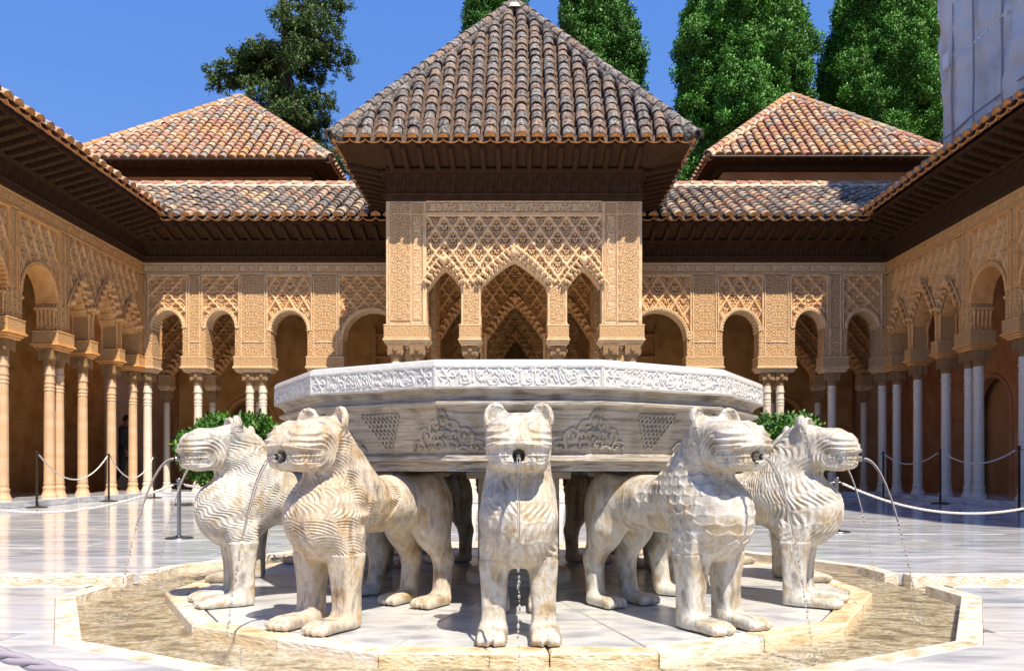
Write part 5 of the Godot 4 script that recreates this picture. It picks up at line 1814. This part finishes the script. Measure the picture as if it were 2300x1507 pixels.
# splits every edge, or only those in the carved zone; middles bulge after the normals
static func refine(m: MB, everywhere: bool) -> MB:
	var out := MB.new()
	var v := m.v.duplicate()
	var n := m.n
	var ix := PackedInt32Array()
	var mids := {}
	var cnt := m.v.size()
	var src := m.ix
	var e := PackedInt32Array([0, 0, 0])
	for i in range(0, src.size(), 3):
		for k in 3:
			var a := src[i + k]
			var b := src[i + (k + 1) % 3]
			var key := (a * 4194304 + b) if a < b else (b * 4194304 + a)
			var got: int = mids.get(key, -2)
			if got == -2:
				var mid := (v[a] + v[b]) * 0.5
				if not everywhere and not carved_zone(mid): got = -1
				else:
					var ab := v[b] - v[a]
					mid += (n[a] * n[a].dot(ab) - n[b] * n[b].dot(ab)) * 0.125
					got = cnt
					cnt += 1
					v.append(mid)
				mids[key] = got
			e[k] = got
		var a := src[i]
		var b := src[i + 1]
		var c := src[i + 2]
		var ab := e[0]
		var bc := e[1]
		var ca := e[2]
		if ab < 0 and bc < 0 and ca < 0:
			ix.append(a); ix.append(b); ix.append(c)
		elif ab >= 0 and bc >= 0 and ca >= 0:
			ix.append(a); ix.append(ab); ix.append(ca)
			ix.append(ab); ix.append(b); ix.append(bc)
			ix.append(ca); ix.append(bc); ix.append(c)
			ix.append(ab); ix.append(bc); ix.append(ca)
		else:
			# turn so that ab is split and, if two are, ab and bc
			var t := 0
			while not (ab >= 0 and (bc >= 0 or ca < 0)) and t < 3:
				var o := a
				a = b; b = c; c = o
				o = ab
				ab = bc; bc = ca; ca = o
				t += 1
			if bc >= 0:
				ix.append(a); ix.append(ab); ix.append(c)
				ix.append(ab); ix.append(bc); ix.append(c)
				ix.append(ab); ix.append(b); ix.append(bc)
			else:
				ix.append(a); ix.append(ab); ix.append(c)
				ix.append(ab); ix.append(b); ix.append(c)
	out.v = v
	out.ix = ix
	vnormals(out)
	return out

static func carved_zone(p: Vector3) -> bool:
	return p.y > 0.265 and p.z > -0.10

static func lion_variant(base: MB, kind: int) -> MB:
	var m := refine(base, false)
	var v := m.v
	for i in v.size(): v[i] = v[i] + m.n[i] * lion_carve(v[i], m.n[i], kind)
	m.v = v
	vnormals(m)
	return m
# ---------------------------------------------------------------- plants
func leaf_clump(sd: int, leaves: int, spread: float, size: float, droop: float) -> ArrayMesh:
	var r := RandomNumberGenerator.new()
	r.seed = sd
	var mb := MB.new()
	for k in leaves:
		var d := Vector3(r.randfn(), r.randfn() * 0.9 - droop, r.randfn()).normalized()
		var p := d * spread * pow(r.randf(), 0.5)
		var ax := (d + Vector3(r.randfn(), r.randfn(), r.randfn()) * 0.45 + Vector3(0, -droop, 0)).normalized()
		var side := ax.cross(Vector3(r.randfn(), r.randfn(), r.randfn())).normalized()
		var L := size * r.randf_range(0.7, 1.3)
		var w := L * 0.30
		var a := p
		var b := p + ax * L * 0.5 + side * w
		var c := p + ax * L
		var e := p + ax * L * 0.5 - side * w
		var up := side.cross(ax) * w * 0.35
		mb.tri(a, b + up, c)
		mb.tri(a, c, e + up)
		# normals lean outwards so that a spray shades as a spray
		var o := mb.n.size()
		for i in range(o - 6, o): mb.n[i] = (mb.n[i] * 0.6 + d * 0.8 * signf(mb.n[i].dot(d) + 0.001) ).normalized()
	return mb.mesh()

func many(called: String, m: Mesh, mat: Material, xf: Array, cols: Array, parent: Node3D) -> MultiMeshInstance3D:
	var mm := MultiMesh.new()
	mm.transform_format = MultiMesh.TRANSFORM_3D
	mm.use_colors = true
	mm.mesh = m
	mm.instance_count = xf.size()
	for i in xf.size():
		mm.set_instance_transform(i, xf[i])
		mm.set_instance_color(i, cols[i])
	var o := MultiMeshInstance3D.new()
	o.name = called
	o.multimesh = mm
	o.material_override = mat
	o.set_meta("kind", "stuff")
	parent.add_child(o)
	return o

func clump_xf(r: RandomNumberGenerator, p: Vector3, s: float) -> Transform3D:
	return Transform3D(Basis(Vector3(r.randfn(), r.randfn(), r.randfn()).normalized(), r.randf_range(0, TAU)) * Basis.from_scale(Vector3.ONE * s), p)

func tint(r: RandomNumberGenerator) -> Color:
	var v := r.randf_range(0.65, 1.2)
	return Color(v * r.randf_range(0.9, 1.2), v, v * r.randf_range(0.7, 1.0))

func cypress(label: String, at: Vector3, y0: float, y1: float, rad: float, skew: float, sd: int, clumps: int, mat: Material, widest := 0.45) -> void:
	var o := thing("cypress_tree", label, "tree", at, 0.0)
	var r := RandomNumberGenerator.new()
	r.seed = sd
	var tr := MB.new()
	tr.tube(PackedVector3Array([Vector3(0, -0.3, 0), Vector3(0.1, y0 * 0.6, 0), Vector3(0, y0, 0.05), Vector3(0.05, y1 * 0.9, 0)]), PackedFloat32Array([0.5, 0.4, 0.33, 0.06]), 9)
	for k in 40:
		var t := r.randf()
		var a := r.randf_range(0, TAU)
		var wide := rad * (1.0 - pow(absf(t - widest) / maxf(widest, 1.0 - widest), 2.2) * 0.72)
		var c := Vector3(cos(a) * wide * 0.68 + skew * t, lerpf(y0, y1, t), sin(a) * wide * 0.68)
		tr.tube(PackedVector3Array([Vector3(0, c.y - 1.6, 0), c * Vector3(0.5, 1, 0.5) - Vector3(0, 0.7, 0), c]), PackedFloat32Array([0.09, 0.06, 0.02]), 5)
	put("trunk", tr, M.bark, o)
	var xf := []
	var cols := []
	# a close coat of sprays over a column that swells and sinks in tufts, and a fill of sprays within
	var fn := FastNoiseLite.new()
	fn.seed = sd
	fn.frequency = 0.42
	for k in clumps:
		var t := pow(r.randf(), 0.9)
		var a := r.randf_range(0, TAU)
		var y := lerpf(y0, y1, t)
		var wide := rad * (1.0 - pow(absf(t - widest) / maxf(widest, 1.0 - widest), 2.4) * 0.70)
		var dir := Vector3(cos(a), 0, sin(a))
		var q := dir * wide + Vector3(0, y * 0.62, 0)
		var tuft := fn.get_noise_3dv(q) * 0.52 + fn.get_noise_3dv(q * 2.6) * 0.24
		var e := 1.0 + tuft
		if r.randf() < 0.24: e *= r.randf_range(0.30, 0.8)
		else: e *= r.randf_range(0.90, 1.03)
		var p := dir * wide * e + Vector3(skew * t, y, 0)
		xf.append(clump_xf(r, p, r.randf_range(0.7, 1.2)))
		cols.append(tint(r))
	many("crown", leaf_clump(sd + 1, 70, 0.23, 0.105, 0.0), mat, xf, cols, o)

func open_conifer(label: String, at: Vector3, y0: float, y1: float, sd: int) -> void:
	var o := thing("conifer_tree", label, "tree", at)
	var r := RandomNumberGenerator.new()
	r.seed = sd
	var tr := MB.new()
	tr.tube(PackedVector3Array([Vector3(0.2, -0.3, 0), Vector3(0.3, y0, 0), Vector3(0.1, (y0 + y1) / 2, 0.1), Vector3(-0.2, y1, 0)]), PackedFloat32Array([0.5, 0.36, 0.26, 0.08]), 9)
	var xf := []
	var cols := []
	var boughs := [[0.615, PI, 3.7], [0.625, PI * 0.95, 3.4], [0.605, PI * 1.06, 3.2], [0.36, PI * 1.04, 3.0], [0.27, 0.05, 3.5], [0.30, 0.2, 3.2], [0.70, 0.0, 2.9], [0.76, 0.1, 2.6], [0.64, PI, 2.4], [0.20, -0.2, 3.0]]
	for k in 72: boughs.append([(floorf(r.randf() * 12.0) + r.randf_range(-0.12, 0.12)) / 12.0, r.randf_range(0, TAU), r.randf_range(1.7, 2.9) * (1.12 - 0.25 * r.randf())])
	for bg in boughs:
		var y := lerpf(y0, y1, bg[0])
		var dir := Vector3(cos(bg[1]), 0, sin(bg[1]))
		var L: float = bg[2]
		var path := PackedVector3Array()
		for j in 7:
			var t := j / 6.0
			path.append(Vector3(0.05, y, 0) + dir * L * t + Vector3(0, 0.5 * t - 0.9 * t * t + r.randf_range(-0.06, 0.06), 0))
		tr.tube(path, PackedFloat32Array([0.09, 0.07, 0.055, 0.045, 0.035, 0.025, 0.012]), 5)
		var n := int(L * 17.0)
		for i in n:
			var t := pow(r.randf(), 0.75)
			var j := mini(int(t * 6.0), 5)
			var p := path[j].lerp(path[j + 1], t * 6.0 - j)
			var hang := r.randf_range(0.0, 0.75) * (1.0 if L > 2.8 else 0.8)
			p += Vector3(r.randfn() * 0.16, -hang + 0.14, r.randfn() * 0.16) + dir.cross(Vector3.UP) * r.randfn() * 0.30 * (1.0 - 0.5 * t)
			xf.append(clump_xf(r, p, r.randf_range(0.6, 1.1)))
			cols.append(tint(r))
	put("trunk", tr, M.bark, o)
	many("crown", leaf_clump(sd + 1, 46, 0.20, 0.115, 0.5), M.leaf[0], xf, cols, o)

func bush(label: String, at: Vector3, rad: Vector3, cy: float, sd: int) -> void:
	var o := thing("round_bush", label, "bush", at)
	var r := RandomNumberGenerator.new()
	r.seed = sd
	var tr := MB.new()
	for k in 9:
		var a := TAU * k / 9.0
		tr.tube(PackedVector3Array([Vector3(0, 0, 0), Vector3(cos(a) * 0.1, cy * 0.5, sin(a) * 0.1), Vector3(cos(a) * rad.x * 0.6, cy + 0.2 * sin(k * 2.0), sin(a) * rad.z * 0.6)]), PackedFloat32Array([0.045, 0.03, 0.01]), 6)
	put("stems", tr, M.bark, o)
	var xf := []
	var cols := []
	for k in 2900:
		var d := Vector3(r.randfn(), r.randfn(), r.randfn()).normalized()
		var e := pow(r.randf(), 0.22) * (1.0 + 0.07 * sin(d.x * 7.0 + d.y * 5.0) + 0.05 * sin(d.z * 11.0 + d.y * 9.0))
		xf.append(clump_xf(r, Vector3(0, cy, 0) + d * rad * e, r.randf_range(0.7, 1.2)))
		var c := tint(r)
		if r.randf() < 0.18: c = Color(c.r * 1.9, c.g * 1.5, c.b)
		cols.append(c)
	many("foliage", leaf_clump(sd + 3, 12, 0.055, 0.065, -0.1), M.leaf[3], xf, cols, o)

# ---------------------------------------------------------------- ropes and posts
func post(label: String, at: Vector3, h: float, mat: Material, disc: float, grp: String) -> void:
	var o := thing("rope_post", label, "post", at, 0.0, grp)
	var b := MB.new()
	b.lathe(Vector3.ZERO, [Vector2(0.0, 0.0), Vector2(disc, 0.0), Vector2(disc, 0.008), Vector2(disc * 0.9, 0.014), Vector2(0.03, 0.020), Vector2(0.022, 0.03)], 20)
	put("base", b, mat, o)
	var s := MB.new()
	s.lathe(Vector3.ZERO, [Vector2(0.0175, 0.02), Vector2(0.0175, h - 0.03), Vector2(0.023, h - 0.028), Vector2(0.023, h - 0.006), Vector2(0.012, h), Vector2(0.0, h)], 12)
	put("pole", s, mat, o)
	var c := MB.new()
	for sx in [-1.0, 1.0]: c.tube(PackedVector3Array([Vector3(0, h - 0.05, 0), Vector3(0.04 * sx, h - 0.05, 0), Vector3(0.055 * sx, h - 0.062, 0)]), PackedFloat32Array([0.006]), 6)
	put("hook", c, mat, o)

func rope(label: String, a: Vector3, b: Vector3, sag: float, rad: float, mat: Material, twist := 0.0) -> void:
	var n := 28
	var path := PackedVector3Array()
	for i in n + 1:
		var t := i / float(n)
		path.append(a.lerp(b, t) - Vector3(0, sag * 4.0 * t * (1.0 - t), 0))
	var mb := MB.new()
	# laid rope: three strands wound round one another
	var fine := PackedVector3Array()
	var len_ := 0.0
	for i in n: len_ += path[i].distance_to(path[i + 1])
	var steps := mini(420, int(len_ / (rad * 0.9)))
	for k in 3:
		var st := PackedVector3Array()
		for i in steps + 1:
			var t := i / float(steps) * n
			var j := mini(int(t), n - 1)
			var p := path[j].lerp(path[j + 1], t - j)
			var dir := (path[j + 1] - path[j]).normalized()
			var side := dir.cross(Vector3.UP).normalized()
			var up := side.cross(dir)
			var an := i * 0.9 * rad / (rad * 8.5) * TAU * 0.75 + TAU * k / 3.0
			st.append(p + (side * cos(an) + up * sin(an)) * rad * 0.5)
		mb.tube(st, PackedFloat32Array([rad * 0.56]), 5)
	top("barrier_rope", mb.mesh(), mat, label, "rope", "barrier ropes round the court")

func barriers() -> void:
	var low := "short steel posts beside the fountain"
	var tall := "dark posts along the arcades"
	# short steel posts round the fountain
	var p1 := Vector3(-2.91, 0, -2.48)
	var p2 := Vector3(3.0, 0, -3.16)
	var p3 := Vector3(-5.4, 0, -2.6)
	var p4 := Vector3(5.2, 0, -2.7)
	post("short steel rope post on a disc foot, left of the fountain", p1, 0.52, M.steel, 0.12, low)
	post("short steel rope post on a disc foot, right behind the fountain", p2, 0.52, M.steel, 0.12, low)
	post("short steel rope post by the left edge of the court", p3, 0.52, M.steel, 0.12, low)
	post("short steel rope post by the right edge of the court", p4, 0.52, M.steel, 0.12, low)
	rope("slack rope from the left steel post to the court's left edge", p3 + Vector3(0.05, 0.46, 0), p1 + Vector3(-0.05, 0.46, 0), 0.24, 0.011, M.rope)
	rope("slack white rope from the right steel post to the court's right edge", p2 + Vector3(0.05, 0.46, 0), p4 + Vector3(-0.05, 0.46, 0), 0.27, 0.011, M.rope)
	# behind the fountain
	var q1 := Vector3(-1.9, 0, -8.2)
	var q2 := Vector3(1.9, 0, -8.2)
	post("dark rope post before the pavilion, seen left under the basin", q1, 0.72, M.iron, 0.13, tall)
	post("dark rope post before the pavilion, seen right under the basin", q2, 0.72, M.iron, 0.13, tall)
	rope("slack rope seen under the basin behind the pillar", q1 + Vector3(0.05, 0.66, 0), q2 + Vector3(-0.05, 0.66, 0), 0.22, 0.012, M.rope)
	rope("rope behind the left bush from the left steel post", p1 + Vector3(0.05, 0.46, 0), q1 + Vector3(-0.05, 0.66, 0), 0.25, 0.011, M.rope)
	rope("rope behind the right lions from the right steel post", q2 + Vector3(0.05, 0.66, 0), p2 + Vector3(-0.05, 0.46, 0), 0.25, 0.011, M.rope)
	# along the arcades
	var L := [[Vector3(-7.32, 0, -7.75), "first"], [Vector3(-7.36, 0, -9.95), "second"], [Vector3(-7.30, 0, -11.6), "third"]]
	for k in 3: post("dark rope post before the left arcade, " + ["nearest of its row", "middle of its row", "farthest of its row"][k], L[k][0], 0.86, M.iron, 0.15, tall)
	var R := [Vector3(7.10, 0, -6.95), Vector3(7.12, 0, -9.1), Vector3(7.12, 0, -11.2)]
	for k in 3: post("dark rope post before the right arcade, " + ["nearest of its row", "middle of its row", "farthest of its row"][k], R[k], 0.92, M.iron, 0.15, tall)
	for k in 2:
		rope("pale rope before the left arcade, between the " + ["nearest and middle posts", "middle and farthest posts"][k], L[k][0] + Vector3(0, 0.81, -0.05), L[k + 1][0] + Vector3(0, 0.81, 0.05), 0.40, 0.012, M.rope)
		rope("pale rope before the right arcade, between the " + ["nearest and middle posts", "middle and farthest posts"][k], R[k] + Vector3(0, 0.87, -0.05), R[k + 1] + Vector3(0, 0.87, 0.05), 0.20, 0.012, M.rope)
	# thick rope that crosses the near left corner of the view
	var n1 := Vector3(-1.55, 0, 2.98)
	var n2 := Vector3(1.9, 0, 3.5)
	post("near steel post that holds the thick rope on the left", n1, 0.62, M.steel, 0.12, low)
	post("near steel post that holds the thick rope on the right", n2, 0.62, M.steel, 0.12, low)
	rope("thick grey twisted rope crossing the bottom left corner", n1 + Vector3(0.05, 0.55, 0), n2 + Vector3(-0.05, 0.55, 0), 0.36, 0.011, M.rope_grey)

# ---------------------------------------------------------------- visitors in the shade
static func person_sdf(p: Vector3) -> float:
	# walking, face towards +z; height about 1.68
	var d := cone(p, Vector3(0, 0.95, 0), Vector3(0, 1.36, 0.03), 0.135, 0.155)
	d = smin(d, ell(p, Vector3(0, 1.36, 0.02), Vector3(0.20, 0.10, 0.11)), 0.06)
	d = smin(d, cone(p, Vector3(0, 1.40, 0.03), Vector3(0, 1.50, 0.05), 0.055, 0.05), 0.03)
	d = smin(d, ell(p, Vector3(0, 1.585, 0.07), Vector3(0.075, 0.105, 0.095)), 0.02)
	d = smin(d, ell(p, Vector3(0, 1.575, 0.165), Vector3(0.014, 0.022, 0.016)), 0.012)
	d = smin(d, cone(p, Vector3(0.09, 0.92, 0), Vector3(0.09, 0.50, 0.16), 0.098, 0.065), 0.04)
	d = smin(d, cone(p, Vector3(0.09, 0.50, 0.16), Vector3(0.09, 0.08, 0.12), 0.062, 0.042), 0.03)
	d = smin(d, cone(p, Vector3(-0.09, 0.92, 0), Vector3(-0.09, 0.50, -0.02), 0.098, 0.065), 0.04)
	d = smin(d, cone(p, Vector3(-0.09, 0.50, -0.02), Vector3(-0.09, 0.10, -0.24), 0.062, 0.042), 0.03)
	d = smin(d, cone(p, Vector3(0.09, 0.04, 0.08), Vector3(0.09, 0.03, 0.24), 0.042, 0.034), 0.02)
	d = smin(d, cone(p, Vector3(-0.09, 0.07, -0.25), Vector3(-0.09, 0.03, -0.11), 0.042, 0.034), 0.02)
	for s in [-1.0, 1.0]:
		d = smin(d, cone(p, Vector3(0.19 * s, 1.36, 0.02), Vector3(0.235 * s, 1.10, -0.04 * s), 0.055, 0.043), 0.03)
		d = smin(d, cone(p, Vector3(0.235 * s, 1.10, -0.04 * s), Vector3(0.225 * s, 0.87, 0.08 - 0.06 * s), 0.041, 0.030), 0.02)
		d = smin(d, ell(p, Vector3(0.222 * s, 0.80, 0.10 - 0.06 * s), Vector3(0.022, 0.055, 0.036)), 0.02)
	return maxf(d, -p.y)

func visitors() -> void:
	var body := nets(1, Vector3(-0.35, -0.03, -0.36), Vector3(0.35, 1.76, 0.36), 0.016, false)
	relax(body, 0.3)
	vnormals(body)
	# clothes by height
	var cols := [[c8(40, 38, 46), c8(34, 34, 44), c8(150, 108, 82), c8(30, 22, 18)]]
	var who := [["person in dark clothes with a pale bag, walking behind the left columns", Vector3(-8.95, 0.10, -13.75), PI / 2]]
	for k in who.size():
		var o := thing("person", who[k][0], "person", who[k][1], who[k][2])
		var mb := MB.new()
		mb.v = body.v
		mb.n = body.n
		mb.ix = body.ix
		var cc := PackedColorArray()
		for p in body.v:
			var c: Color = cols[k][0]
			if p.y > 1.44: c = cols[k][2]
			elif p.y < 0.94 and absf(p.x) < 0.2: c = cols[k][1]
			elif absf(p.x) > 0.19 and p.y < 0.90: c = cols[k][2]
			cc.append(c.srgb_to_linear())
		mb.col = cc
		var m := std(Color.WHITE, 0.8)
		m.vertex_color_use_as_albedo = true
		put("body", mb, m, o)
		var hair := MB.new()
		hair.blob(Vector3(0, 1.612, 0.052), Vector3(0.086, 0.098, 0.100), 14, 9)
		put("hair", hair, std(cols[k][3], 0.7), o)
		if true:
			var bag := MB.new()
			bag.box(Vector3(0.20, 1.0, -0.10), Vector3(0.09, 0.30, 0.26), 0.03)
			bag.tube(PackedVector3Array([Vector3(0.20, 1.14, -0.10), Vector3(0.14, 1.34, -0.09), Vector3(0.05, 1.47, 0.0), Vector3(-0.10, 1.34, 0.14)]), PackedFloat32Array([0.016]), 6)
			put("bag", bag, std(c8(150, 116, 72), 0.8), o)
# ---------------------------------------------------------------- mesh helpers
class MB:
	var v := PackedVector3Array()
	var n := PackedVector3Array()
	var ix := PackedInt32Array()
	var col := PackedColorArray()
	func tri(a: Vector3, b: Vector3, c: Vector3) -> void:
		var nn := (b - a).cross(c - a).normalized()
		var i := v.size()
		v.append(a); v.append(b); v.append(c)
		n.append(nn); n.append(nn); n.append(nn)
		ix.append(i); ix.append(i + 2); ix.append(i + 1)
	func quad(a: Vector3, b: Vector3, c: Vector3, d: Vector3) -> void:
		var nn := (c - a).cross(d - b).normalized()
		var i := v.size()
		v.append(a); v.append(b); v.append(c); v.append(d)
		n.append(nn); n.append(nn); n.append(nn); n.append(nn)
		ix.append(i); ix.append(i + 2); ix.append(i + 1)
		ix.append(i); ix.append(i + 3); ix.append(i + 2)
	# a box whose edges are chamfered by ch
	func box(c: Vector3, s: Vector3, ch := 0.0, b := Basis()) -> void:
		var h := s * 0.5
		ch = minf(ch, minf(h.x, minf(h.y, h.z)) * 0.9)
		var ax := [Vector3(1, 0, 0), Vector3(0, 1, 0), Vector3(0, 0, 1)]
		for k in 3:
			var w: Vector3 = ax[k]
			var p: Vector3 = ax[(k + 1) % 3]
			var q: Vector3 = ax[(k + 2) % 3]
			var hw: float = h[k]
			var hp: float = h[(k + 1) % 3] - ch
			var hq: float = h[(k + 2) % 3] - ch
			for sg in [1.0, -1.0]:
				var o: Vector3 = w * hw * sg
				if sg > 0: quad(c + b * (o - p * hp - q * hq), c + b * (o + p * hp - q * hq), c + b * (o + p * hp + q * hq), c + b * (o - p * hp + q * hq))
				else: quad(c + b * (o - p * hp + q * hq), c + b * (o + p * hp + q * hq), c + b * (o + p * hp - q * hq), c + b * (o - p * hp - q * hq))
		if ch <= 0.0: return
		for k in 3:
			var w: Vector3 = ax[k]
			var p: Vector3 = ax[(k + 1) % 3]
			var q: Vector3 = ax[(k + 2) % 3]
			var hw: float = h[k] - ch
			var hp: float = h[(k + 1) % 3]
			var hq: float = h[(k + 2) % 3]
			for s1 in [1.0, -1.0]:
				for s2 in [1.0, -1.0]:
					var a1: Vector3 = p * hp * s1 + q * (hq - ch) * s2
					var a2: Vector3 = p * (hp - ch) * s1 + q * hq * s2
					if s1 * s2 > 0: quad(c + b * (a1 - w * hw), c + b * (a2 - w * hw), c + b * (a2 + w * hw), c + b * (a1 + w * hw))
					else: quad(c + b * (a1 + w * hw), c + b * (a2 + w * hw), c + b * (a2 - w * hw), c + b * (a1 - w * hw))
		for sx in [1.0, -1.0]:
			for sy in [1.0, -1.0]:
				for sz in [1.0, -1.0]:
					var p1 := Vector3(h.x * sx, (h.y - ch) * sy, (h.z - ch) * sz)
					var p2 := Vector3((h.x - ch) * sx, h.y * sy, (h.z - ch) * sz)
					var p3 := Vector3((h.x - ch) * sx, (h.y - ch) * sy, h.z * sz)
					if sx * sy * sz > 0: tri(c + b * p1, c + b * p2, c + b * p3)
					else: tri(c + b * p1, c + b * p3, c + b * p2)
	# a smooth sheet through rows of points; outside is on the side of (next in row) x (next row)
	func sheet(rows: Array, closed := false) -> void:
		var m: int = rows[0].size()
		var r := rows.size()
		var base := v.size()
		for j in r:
			var row: PackedVector3Array = rows[j]
			var up: PackedVector3Array = rows[mini(j + 1, r - 1)]
			var dn: PackedVector3Array = rows[maxi(j - 1, 0)]
			for i in m:
				var i1 := (i + 1) % m if closed else mini(i + 1, m - 1)
				var i0 := (i - 1 + m) % m if closed else maxi(i - 1, 0)
				var nn := (row[i1] - row[i0]).cross(up[i] - dn[i])
				if nn.length_squared() < 1e-14: nn = (up[i1] - up[i0] + dn[i1] - dn[i0]).cross(up[i] - dn[i])
				v.append(row[i]); n.append(nn.normalized())
		var last := m if closed else m - 1
		for j in r - 1:
			for i in last:
				var a := base + j * m + i
				var b := base + j * m + (i + 1) % m
				var c := b + m
				var d := a + m
				ix.append(a); ix.append(c); ix.append(b)
				ix.append(a); ix.append(d); ix.append(c)
	# profile of (radius, height), turned about a vertical axis at o; hard edges where the profile repeats a point
	func lathe(o: Vector3, prof: Array, seg := 12, t := Basis()) -> void:
		var rows := []
		for q in prof:
			if rows.size() and q == null:
				sheet(rows, true); rows = []
				continue
			var row := PackedVector3Array()
			for i in seg:
				var a := TAU * i / seg
				row.append(o + t * Vector3(cos(a) * q.x, q.y, -sin(a) * q.x))
			rows.append(row)
		if rows.size() > 1: sheet(rows, true)
	func tube(path: PackedVector3Array, rad: PackedFloat32Array, seg := 8, caps := true) -> void:
		var rows := []
		var m := path.size()
		var t0 := (path[1] - path[0]).normalized()
		var side := t0.cross(Vector3.UP if absf(t0.y) < 0.9 else Vector3.RIGHT).normalized()
		for j in m:
			var t := (path[mini(j + 1, m - 1)] - path[maxi(j - 1, 0)]).normalized()
			side = (side - t * side.dot(t)).normalized()
			var up := t.cross(side)
			var rr := rad[mini(j, rad.size() - 1)]
			var row := PackedVector3Array()
			for i in seg:
				var a := TAU * i / seg
				row.append(path[j] + (side * cos(a) + up * sin(a)) * rr)
			rows.append(row)
		if caps:
			var c0 := PackedVector3Array()
			var c1 := PackedVector3Array()
			for i in seg:
				c0.append(path[0]); c1.append(path[m - 1])
			rows.push_front(c0); rows.append(c1)
		sheet(rows, true)
	func blob(c: Vector3, r: Vector3, seg := 8, rings := 5, b := Basis()) -> void:
		var rows := []
		for j in rings + 1:
			var a := PI * j / rings - PI / 2
			var row := PackedVector3Array()
			for i in seg:
				var t := TAU * i / seg
				row.append(c + b * (Vector3(cos(a) * cos(t), sin(a), -cos(a) * sin(t)) * r))
			rows.append(row)
		sheet(rows, true)
	# an upright prism over a polygon in x,z given counterclockwise seen from above
	func prism(poly: PackedVector2Array, y0: float, y1: float, ch := 0.0) -> void:
		var top := poly
		if ch > 0.0:
			var off := Geometry2D.offset_polygon(poly, -ch, Geometry2D.JOIN_MITER)
			if off.size() == 1 and off[0].size() == poly.size():
				# line the inset corners up with the outer ones
				top = PackedVector2Array()
				for p in poly:
					var best: Vector2 = off[0][0]
					for q in off[0]:
						if q.distance_squared_to(p) < best.distance_squared_to(p): best = q
					top.append(best)
			else: ch = 0.0
		var m := poly.size()
		for i in m:
			var a := poly[i]
			var b := poly[(i + 1) % m]
			var ta := top[i]
			var tb := top[(i + 1) % m]
			quad(Vector3(a.x, y0, a.y), Vector3(a.x, y1 - ch, a.y), Vector3(b.x, y1 - ch, b.y), Vector3(b.x, y0, b.y))
			if ch > 0.0: quad(Vector3(a.x, y1 - ch, a.y), Vector3(ta.x, y1, ta.y), Vector3(tb.x, y1, tb.y), Vector3(b.x, y1 - ch, b.y))
		var t := Geometry2D.triangulate_polygon(top)
		for i in range(0, t.size(), 3):
			var a := Vector3(top[t[i]].x, y1, top[t[i]].y)
			var b := Vector3(top[t[i + 1]].x, y1, top[t[i + 1]].y)
			var c := Vector3(top[t[i + 2]].x, y1, top[t[i + 2]].y)
			if (b - a).cross(c - a).y > 0: tri(a, b, c)
			else: tri(a, c, b)
	func mesh() -> ArrayMesh:
		var a := []
		a.resize(Mesh.ARRAY_MAX)
		a[Mesh.ARRAY_VERTEX] = v
		a[Mesh.ARRAY_NORMAL] = n
		a[Mesh.ARRAY_INDEX] = ix
		if col.size() == v.size() and col.size(): a[Mesh.ARRAY_COLOR] = col
		var m := ArrayMesh.new()
		m.add_surface_from_arrays(Mesh.PRIMITIVE_TRIANGLES, a)
		return m

# ---------------------------------------------------------------- naming helpers
var taken := {}
func numbered(called: String) -> String:
	var k: int = taken.get(called, 0)
	taken[called] = k + 1
	return called if k == 0 else "%s_%03d" % [called, k]

func thing(called: String, label: String, category: String, at := Vector3.ZERO, turn := 0.0, group := "") -> Node3D:
	var o := Node3D.new()
	o.name = numbered(called)
	add_child(o)
	o.position = at
	o.rotation.y = turn
	tag(o, label, category, group)
	return o

func tag(o: Node3D, label: String, category: String, group := "", kind := "") -> void:
	if label: o.set_meta("label", label)
	if category: o.set_meta("category", category)
	if group: o.set_meta("group", group)
	if kind: o.set_meta("kind", kind)

func part(called: String, m: Mesh, mat: Material, parent: Node3D, at := Vector3.ZERO) -> MeshInstance3D:
	var o := MeshInstance3D.new()
	var k := 0
	var nm := called
	var used: Dictionary = parent.get_meta("_names") if parent.has_meta("_names") else {}
	k = used.get(called, 0)
	used[called] = k + 1
	parent.set_meta("_names", used)
	if k: nm = "%s_%03d" % [called, k]
	o.name = nm
	o.mesh = m
	o.material_override = mat
	o.position = at
	parent.add_child(o)
	return o

func put(called: String, mb: MB, mat: Material, parent: Node3D) -> MeshInstance3D:
	return part(called, mb.mesh(), mat, parent)

func top(called: String, m: Mesh, mat: Material, label: String, category: String, group := "", at := Vector3.ZERO) -> MeshInstance3D:
	var o := MeshInstance3D.new()
	o.name = numbered(called)
	o.mesh = m
	o.material_override = mat
	o.position = at
	add_child(o)
	tag(o, label, category, group)
	return o

func rnd(r: RandomNumberGenerator, a: float, b: float) -> float:
	return r.randf_range(a, b)
static func sst(a: float, b: float, x: float) -> float:
	var t := clampf((x - a) / (b - a), 0.0, 1.0)
	return t * t * (3.0 - 2.0 * t)
